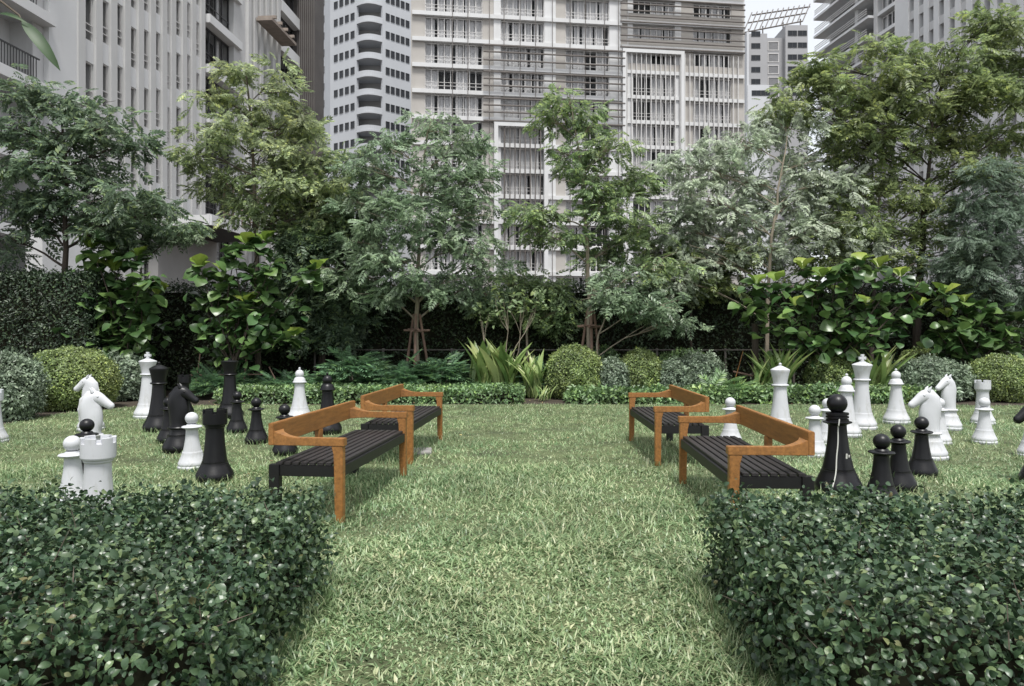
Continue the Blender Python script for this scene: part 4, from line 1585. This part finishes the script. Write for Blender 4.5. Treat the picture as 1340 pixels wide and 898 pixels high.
tree('garden_tree', 'spreading olive green tree with fanned dark branches at the upper right', 18.5, [(1200, 520), (1200, 400), (1206, 320), (1214, 240), (1222, 150)],
     [(1060, 110, 50, 22, .4), (1030, 140, 40, 20, 0), (1120, 130, 50, 22, .2), (1180, 110, 50, 26, -.3), (1250, 85, 50, 28, 0), (1310, 60, 45, 32, .2), (1140, 165, 55, 20, -.3), (1215, 150, 55, 24, .2), (1290, 130, 55, 26, -.3), (1110, 190, 50, 16, .3),
      (1180, 195, 45, 16, .3), (1320, 180, 45, 20, .2), (1090, 90, 40, 18, .3), (1350, 110, 40, 26, 0), (1260, 180, 40, 14, .2), (1140, 58, 22, 14, .3), (1290, 30, 45, 20, .4), (1190, 70, 35, 16, .2), (1330, 225, 34, 16, .2), (1250, 225, 40, 14, -.2), (1150, 225, 36, 14, .2)], 't_olive', 'bark_dark', FR_A, (.3, .5), 44, .12, tier=.2)
tree('garden_tree', 'fine leaved grey green tree at the right edge below the spreading tree', 17.4, [(1300, 520), (1300, 420), (1302, 330), (1306, 240)],
     [(1300, 225, 36, 16, 0), (1335, 250, 30, 20, .2), (1270, 270, 35, 16, .2), (1315, 285, 40, 18, -.2), (1265, 315, 38, 18, 0), (1325, 330, 36, 22, .2), (1275, 355, 42, 18, .2), (1330, 380, 34, 18, 0), (1240, 345, 25, 14, .3), (1290, 385, 40, 14, .2)], 't_grey', 'bark_dark', FR_B, (.28, .46), 110, .06)
tree('garden_tree', 'bushy olive tree filling the space under the spreading tree at the right', 18.2, [(1140, 520), (1142, 420), (1146, 330), (1150, 260)],
     [(1110, 255, 40, 16, .3), (1170, 250, 40, 18, .2), (1225, 265, 36, 16, .3), (1080, 285, 36, 16, .2), (1140, 290, 45, 16, -.2), (1200, 300, 45, 18, .2), (1100, 325, 45, 16, .3), (1160, 330, 45, 16, .3), (1225, 335, 40, 16, .2), (1250, 375, 30, 14, .3), (1060, 350, 40, 14, .3)], 't_olive', 'bark_dark', FR_C, (.26, .42), 50, .07)
tree('garden_tree', 'soft grey green tree between the airy yellow green tree and the dense staked tree', 18.4, [(420, 520), (418, 420), (416, 320), (420, 240)],
     [(425, 225, 30, 16, .2), (450, 255, 36, 18, .2), (400, 265, 40, 18, .3), (440, 290, 42, 18, 0), (385, 300, 40, 16, .2), (420, 325, 46, 18, .2), (455, 205, 22, 14, .3), (470, 340, 40, 16, .3)], 't_mid', 'bark_dark', FR_A, (.28, .44), 58, .06)
tree('understory_tree', 'dark leafy tree filling the gap left of the left staked tree', 18.2, [(425, 520), (424, 440), (420, 380), (418, 320)],
     [(400, 330, 40, 18, 0), (440, 300, 34, 20, .2), (380, 365, 42, 18, .2), (430, 365, 45, 20, 0), (400, 400, 50, 18, .2), (460, 410, 40, 18, .2), (350, 400, 34, 18, .3), (440, 440, 45, 14, .2), (370, 435, 45, 14, .2)], 't_dark', 'bark_dark', FR_C, (.28, .46), 85, .05)
tree('understory_tree', 'pale broad leaved sapling above the left fig, before the dark canopy', 18.0, [(180, 520), (182, 400), (186, 320), (190, 270)],
     [(155, 290, 38, 16, 0), (205, 295, 34, 16, .2), (175, 262, 34, 12, .2), (235, 305, 26, 12, 0), (160, 320, 36, 12, .2)], 't_blue', 'bark', FR_C, (.26, .42), 80, .04)
tree('understory_tree', 'green undergrowth tree between the two staked trees', 18.3, [(690, 520), (690, 440), (688, 390), (686, 360)],
     [(670, 370, 36, 16, 0), (715, 380, 38, 16, .2), (690, 405, 48, 14, .2), (730, 410, 34, 14, 0), (640, 405, 34, 14, .2)], 't_mid', 'bark_pale', FR_C, (.24, .4), 70, .04)
tree('understory_tree', 'dark undergrowth tree behind the low tree with drooping leaves', 18.5, [(905, 520), (905, 440), (905, 390), (905, 350)],
     [(870, 330, 45, 18, .2), (930, 360, 45, 16, .2), (960, 330, 40, 18, 0), (900, 375, 45, 14, .2)], 't_olive', 'bark_dark', FR_A, (.28, .46), 80, .04)

# bare branched shrub in front of the hedge
bs = tag(empty('bare_branched_shrub', wp(652, 0, 17.3) * 1.0), 'small shrub with pale forked bare branches between the staked trees', 'shrub')
s_ = F / 17.3
bs.location = ((655 - U0) / s_, 17.3, 0)
tips = []
for (du, v0, v1) in ((-24, 478, 420), (4, 478, 395), (26, 478, 402), (48, 478, 398)):
    mb = MB()
    top = Vector((du / s_, random.uniform(-.2, .2), H - (v1 - V0) / s_))
    pts = limb_tube(mb, (0, 0, .12), top, .016, .006, .0, 6, 6)
    for k in range(3):
        e = top + Vector((random.uniform(-.3, .3), random.uniform(-.2, .2), random.uniform(0, .25)))
        limb_tube(mb, pts[4], e, .009, .004, .02, 4, 4)
        tips.append(e)
    mb.build('branch', MAT['bark_pale'], bs)
P = np.concatenate([np.array(e)[None] + rng.normal(0, .13, (16, 3)) for e in tips])
o = link('foliage', scatter('foliage', leaf_tpl(1, .5, .15, .2, 3), P, leaf_frames(np.tile([0, 0, 1.0], (len(P), 1)), .7, .2), rng.uniform(.1, .2, len(P))), MAT['t_mid'], bs)
o['kind'] = 'stuff'


# tree stakes
def tripod(u, vtop, Y, label):
    s = F / Y
    x = (u - U0) / s
    zt = H - (vtop - V0) / s
    t = tag(empty('tree_stake_frame', (x, Y, 0)), label, 'tree stake', 'wooden tripods round young trees')
    for k in range(3):
        a = PI / 2 + k * 2 * PI / 3 + PI
        q = MB()
        q.tube([(math.cos(a) * .42, math.sin(a) * .42, 0), (math.cos(a) * .08, math.sin(a) * .08, zt)], .034, 7)
        q.build('stake', MAT['stake'], t)
    zz = zt - .42
    r = .08 + .34 * (zt - zz) / zt + .02
    for k in range(3):
        a0 = PI / 2 + k * 2 * PI / 3 + PI
        a1 = a0 + 2 * PI / 3
        q = MB()
        e = Vector((math.cos(a1) - math.cos(a0), math.sin(a1) - math.sin(a0), 0)) * .1
        q.tube([Vector((math.cos(a0) * r, math.sin(a0) * r, zz + .02 * k)) - e, Vector((math.cos(a1) * r, math.sin(a1) * r, zz + .02 * k)) + e], .027, 6)
        q.build('cross_bar', MAT['stake'], t)


tripod(545, 411, 17.6, 'wooden tripod of stakes round the dense blue green tree')
tripod(773, 406, 17.6, 'wooden tripod of stakes round the open green tree')

# figs with large single leaves
fig_tv = []
tv, tf = leaf_tpl(1, .86, .10, .25, 6, .58)
figm, fign = None, None
for nm, mt in (('leaf', 'fig'), ('leaf', 'fig_new')):
    me = bpy.data.meshes.new(nm)
    me.from_pydata([Vector((x * (1 + .12 * math.sin(y * 14)), y, z + .03 * math.sin(y * 17 + x * 9))) for x, y, z in tv], [], tf)
    me.polygons.foreach_set('use_smooth', [True] * len(me.polygons))
    me.materials.append(MAT[mt])
    if figm is None: figm = me
    else: fign = me


def fig(label, u0, Y, tips, leaf=.34, foot_v=0, young=.25):
    s = F / Y
    t = tag(empty('fiddle_leaf_fig', ((u0 - U0) / s, Y, 0)), label, 'tree', 'broad leaved figs')
    ox = (u0 - U0) / s
    low = []
    tr = MB()
    tr.tube([(0, 0, 0), (.03, 0, .5), (0, .02, .95)], [.06, .05, .045], 7)
    tr.build('trunk', MAT['bark_dark'], t)
    for (u, v, has_young) in tips:
        dY = random.uniform(-.5, .25)
        k = (Y + dY) / F
        tip = Vector(((u - U0) * k - ox, dY, H - (v - V0) * k))
        q = MB()
        pts = limb_tube(q, (0, .01, random.uniform(.6, .9)), tip, .02, .01, .02, 5, 5)
        q.build('stem', MAT['bark_dark'], t)
        nl = min(16, 296 // len(tips))
        for j in range(nl):
            a = j * 2.4 + random.random()
            up = has_young and j < 4
            tlt = random.uniform(.9, 2.2) if up else random.uniform(-.6, 1.0)
            axis = np.array([[math.cos(a), math.sin(a), tlt]])
            nr = np.array([[-math.cos(a) * tlt + random.gauss(0, .4), -math.sin(a) * tlt + random.gauss(0, .4) - .25, 1.0]])
            R = frames(axis, nr)[0]
            o = link('leaf', fign if up else figm, None, t)
            back = 0 if up else random.uniform(0, .42)
            base = tip + (pts[3] - tip).normalized() * back
            mat3_to_obj(o, R, base + Vector((math.cos(a), math.sin(a), 0)) * .03, leaf * random.uniform(.65, 1.05))
        low.append((tip, pts))
    m_ = len(tips) * 16
    P, N = [], []
    for k in range(m_):
        tip, pts = random.choice(low)
        q_ = pts[random.randint(2, 5)]
        P.append([q_.x + random.gauss(0, .2), q_.y + random.gauss(.1, .25), max(.5, q_.z - random.uniform(0, .5))])
        N.append([random.gauss(0, .6), random.gauss(-.4, .6), 1.0])
    P, N = np.array(P), nrm(np.array(N))
    o = link('foliage', scatter('foliage', (tv, tf), P, leaf_frames(N, .3, 0), rng.uniform(leaf * .5, leaf * .85, m_)), MAT['fig'], t)
    o['kind'] = 'stuff'


fig('broad leaved fig at the left, its bright new leaves before the white wall', 165, 16.6,
    [(118, 325, 1), (150, 318, 0), (180, 335, 1), (120, 355, 1), (150, 355, 1), (195, 360, 0), (165, 375, 0), (125, 390, 0), (100, 412, 0), (185, 400, 0), (150, 415, 0), (180, 430, 0), (140, 440, 0), (205, 385, 1), (112, 375, 0)], .4)
fig('broad leaved fig left of the middle, right of the dark canopy', 305, 16.8,
    [(262, 350, 1), (290, 355, 1), (320, 318, 1), (345, 315, 1), (300, 325, 0), (330, 350, 0), (265, 385, 0), (320, 395, 1), (350, 375, 0), (345, 410, 0), (300, 415, 0), (325, 440, 0), (275, 420, 0), (385, 440, 1), (290, 380, 0), (355, 345, 0), (415, 352, 1)], .38)
fig('wide broad leaved fig at the right with many bright new leaves above the white pieces', 1090, 16.4,
    [(990, 372, 1), (1015, 368, 1), (1050, 352, 1), (1075, 362, 1), (1100, 345, 0), (1125, 345, 1), (1150, 350, 1), (1178, 362, 1), (1205, 368, 0), (1060, 385, 1), (1095, 385, 1), (1040, 400, 1), (1135, 400, 1), (1120, 415, 0),
     (1165, 390, 0), (1000, 400, 0), (1030, 420, 0), (1095, 420, 0), (1140, 432, 0), (970, 400, 0), (1205, 400, 1), (1180, 415, 0), (1070, 430, 0), (1115, 440, 0)], .38)
fig('dark broad leaved fig at the far right behind the white rook', 1270, 16.9,
    [(1235, 385, 1), (1262, 395, 1), (1290, 400, 0), (1240, 415, 1), (1275, 420, 0), (1305, 415, 0), (1325, 430, 0), (1250, 440, 0), (1290, 445, 0), (1320, 455, 0), (1225, 430, 0), (1340, 410, 0)], .36)

# brown post and sticks by the right bed
ps = tag(empty('garden_post', ((988 - U0) / F * 16.6, 16.6, 0)), 'rough brown post at the dark gap behind the right benches', 'post')
q = MB()
q.tube([(0, 0, 0), (.01, 0, .8), (.0, .01, 1.72)], [.085, .08, .075], 8)
q.build('pole', MAT['bark_dark'], ps)
q = MB()
q.tube([(-.52, -.05, .62), (-.07, -.08, .52)], .022, 6)
q.build('cross_stick', MAT['stake'], ps)
q = MB()
q.tube([(-.62, -.1, 0), (-.5, -.1, .4), (-.3, -.08, 1.1)], [.012, .012, .008], 5)
tag(q.build('leaning_stick', MAT['timber']), 'thin reddish stick leaning by the brown post', 'stick').location = ps.location
# bamboo canes in the left bed
for i, (u0, v0, u1, v1) in enumerate(((254, 528, 262, 463), (318, 528, 322, 470), (372, 520, 352, 480))):
    Y = 16.9
    a, b = wp(u0, v0, Y), wp(u1, v1, Y)
    a.z = 0
    q = MB()
    q.tube([a, b], .014, 6)
    tag(q.build('bamboo_cane', MAT['stake']), ('thin cane standing behind the near black rook', 'thin cane standing right of the flat crowned black king', 'thin leaning cane left of the white bishop')[i], 'cane', 'thin canes in the left bed')
q = MB()
q.tube([wp(246, 491, 16.9), wp(345, 490, 16.85)], .013, 6)
tag(q.build('cane_rail', MAT['stake']), 'thin horizontal cane tied across the upright canes on the left', 'cane')

# pale rail behind the planting
fe = tag(empty('garden_fence', (0, 18.55, 0)), 'low pale rail fence along the foot of the tall hedge', 'fence')
q = MB()
q.box(-5.2, 7.4, -.012, .012, 1.065, 1.09)
q.build('rail', MAT['bar'], fe)
for i in range(8):
    q = MB()
    q.box(-.025, .025, .021, .06, 0, 1.12)
    o = q.build('post', MAT['bar'], fe)
    o.location.x = -5.1 + i * 1.77

# overhanging twig close to the camera, upper left
tw = tag(empty('overhanging_twig', wp(-40, -30, 1.9)), 'near leafy twig with a long pointed leaf hanging into the top left corner', 'twig')
o0 = wp(-40, -30, 1.9)
q = MB()
q.tube([Vector((-.5, -.1, .35)), Vector((-.15, -.05, .12)), Vector((0, 0, 0)), wp(25, 20, 1.9) - o0, wp(28, 28, 1.9) - o0], [.006, .005, .004, .003, .002], 6)
q.build('stem', MAT['bark'], tw)
lt, lf = leaf_tpl(1, .19, .12, .12, 8, .45)
for (a, b, w) in (((28, 27), (77, 86), 1.0), ((-2, 18), (34, 26), .7), ((-12, -12), (-30, 60), 1.0)):
    A_, B_ = wp(*a, 1.9), wp(*b, 1.88)
    ax = np.array([list(B_ - A_)])
    R = frames(ax, np.array([[.35, -1, .5]]))[0]
    me = bpy.data.meshes.new('leaf')
    me.from_pydata([Vector(v) for v in lt], [], lf)
    me.polygons.foreach_set('use_smooth', [True] * len(me.polygons))
    me.materials.append(MAT['near_leaf'])
    o = link('leaf', me, None, tw)
    mat3_to_obj(o, R, A_ - o0, (B_ - A_).length)
    o.scale.x *= w


# ------------------------------------------------------------------ grass
def in_lawn(x, y):
    ins = np.zeros(len(x), bool)
    n = len(LAWN)
    for i in range(n):
        xa, ya = LAWN[i]
        xb, yb = LAWN[(i + 1) % n]
        c = ((ya > y) != (yb > y)) & (x < (xb - xa) * (y - ya) / (yb - ya + 1e-12) + xa)
        ins ^= c
    return ins


def grass_patch(x0, x1, y0, y1, dens, L, W, tpl, tuft=1.0):
    n = int((x1 - x0) * (y1 - y0) * dens)
    x = x0 + (x1 - x0) * rng.random(n)
    y = y0 + (y1 - y0) * rng.random(n)
    ok = in_lawn(x, y) & (np.abs(x) < y * .74 + 2.2)
    for sx in (-1, 1):
        ok &= ~((x * sx > 1.12) & (x * sx < 4.6) & (y > 2.2) & (y < 4.1))
    x, y = x[ok], y[ok]
    thin = np.sin(x * 1.9 + 2 * np.sin(y * 1.1)) * np.sin(y * 1.6 - x * .7) + .6 * np.sin(x * 5.3 + 1.7 * y) * np.sin(4.1 * y - x)
    keep = rng.random(len(x)) > np.clip((thin - .55) * 1.1, 0, .55)
    x, y = x[keep], y[keep]
    n = len(x)
    pn = np.sin(x * 2.1 + 1.3 * np.sin(y * 1.7)) * np.sin(y * 2.6 + np.sin(x * 3.1)) + .5 * np.sin(x * 6.3 + y * 4.1) * np.sin(y * 7.7 - x * 2)
    a = rng.random(n) * 2 * PI
    ax = np.stack([np.cos(a), np.sin(a), rng.uniform(.12, 1.3, n)], 1)
    nr = np.stack([-np.cos(a), -np.sin(a), np.full(n, .9)], 1) + rng.normal(0, .35, (n, 3))
    s = rng.uniform(L[0], L[1], n) * np.clip(1 + .45 * pn, .35, 1.6)
    S = np.stack([np.full(n, 1.0) * W * rng.uniform(.7, 1.3, n), s, s], 1)
    return tpl, np.stack([x, y, np.full(n, -.003)], 1), frames(ax, nr), S


blade3 = ([(-.5, 0, 0), (.5, 0, 0), (-.42, .45, .07), (.42, .45, .07), (0, 1, -.12)], [(0, 1, 3, 2), (2, 3, 4)])
bladeb = ([(-.25, 0, 0), (.25, 0, 0), (-.5, .4, .12), (0, .4, .06), (.5, .4, .12), (0, 1, -.18)], [(0, 1, 4, 3, 2), (2, 3, 5), (3, 4, 5)])
blade1 = ([(-.5, 0, 0), (.5, 0, 0), (0, 1, -.08)], [(0, 1, 2)])
for nm, args in (('grass', (-1.9, 1.9, 1.9, 4.1, 4300, (.035, .09), .007, blade3)), ('broad_grass', (-1.9, 1.9, 1.9, 5.2, 2300, (.03, .065), .0135, bladeb)), ('grass', (-8.2, 8.2, 4.1, 8.0, 2700, (.035, .085), .0088, blade3)), ('grass', (-9, 12.4, 8.0, 15.6, 1000, (.03, .075), .012, blade1))):
    tpl, P, R, S = grass_patch(*args)
    o = link(nm, scatter(nm, tpl, P, R, S), MAT['grass'])
    tag(o, kind='stuff')
    tag(o, {.0135: 'broad bladed carpet grass near the camera', 0.007: 'coarse short grass of the lawn nearest the camera', .0088: 'short grass of the lawn round the near benches', .012: 'short grass of the far lawn under the chess pieces'}[args[6]], 'grass')

# fallen leaves
n = 150
x = rng.uniform(-7, 9, n)
y = rng.uniform(3.0, 15.8, n) 
y[:60] = rng.uniform(14.6, 16.2, 60)
P = np.stack([x, y, np.full(n, .035)], 1)
ok = ~((np.abs(x) > 1.0) & (y < 4.3))
P = P[ok]
m = mat_leaf('fallen_leaf', [(0.0, (0.12, 0.075, 0.035)), (0.5, (0.24, 0.17, 0.07)), (1.0, (0.36, 0.32, 0.12))], 0.6, 0.1)
N = nrm(rng.normal(0, .35, (len(P), 3)) + np.array([0, 0, 1.0]))
o = link('fallen_leaves', scatter('fallen_leaves', leaf_tpl(1, .5, .15, .3, 4), P, leaf_frames(N, .2, .2), rng.uniform(.025, .06, len(P))), m)
tag(o, 'a few dry brown leaves scattered on the lawn and bed edge', 'leaf litter', kind='stuff')

# longer tufts at bench feet and hedge feet
TU = []
spots = [(c[0], c[1]) for b in BENCHES for c in (b[0], b[1])]
for (x, y) in spots:
    for k in range(60): TU.append((x + random.gauss(0, .12), y + random.gauss(0, .12)))
for b in BENCHES:
    for k in range(420):
        t_ = random.random()
        x = b[0][0] + (b[1][0] - b[0][0]) * t_
        y = b[0][1] + (b[1][1] - b[0][1]) * t_
        TU.append((x - math.copysign(random.uniform(-.12, .5), -x if False else x) * -1, y))
for kind, col, u, v, *_ in PIECES:
    g = gp(u, v - 2)
    R_ = DIM[kind][0] * .98
    for k in range(70):
        a = random.random() * 2 * PI
        TU.append((g.x + math.cos(a) * (R_ + abs(random.gauss(0, .03))), g.y + math.sin(a) * (R_ + abs(random.gauss(0, .03)))))
for sx in (-1, 1):
    for k in range(900):
        TU.append((sx * (1.1 - abs(random.gauss(0, .05))), random.uniform(2.1, 4.3)))
    for k in range(700):
        TU.append((sx * random.uniform(1.1, 4.2), 4.2 + abs(random.gauss(0, .08))))
x = np.array([q_[0] for q_ in TU])
y = np.array([q_[1] for q_ in TU])
n = len(x)
a = rng.random(n) * 2 * PI
ax = np.stack([np.cos(a), np.sin(a), rng.uniform(.9, 2.6, n)], 1)
nr = np.stack([-np.cos(a), -np.sin(a), np.full(n, .6)], 1)
s = rng.uniform(.06, .15, n)
o = link('long_grass', scatter('long_grass', blade3, np.stack([x, y, np.zeros(n)], 1), frames(ax, nr), np.stack([np.full(n, .0065), s, s], 1)), MAT['grass'])
tag(o, 'longer grass tufts round the bench legs, chess pieces and hedge feet', 'grass', kind='stuff')
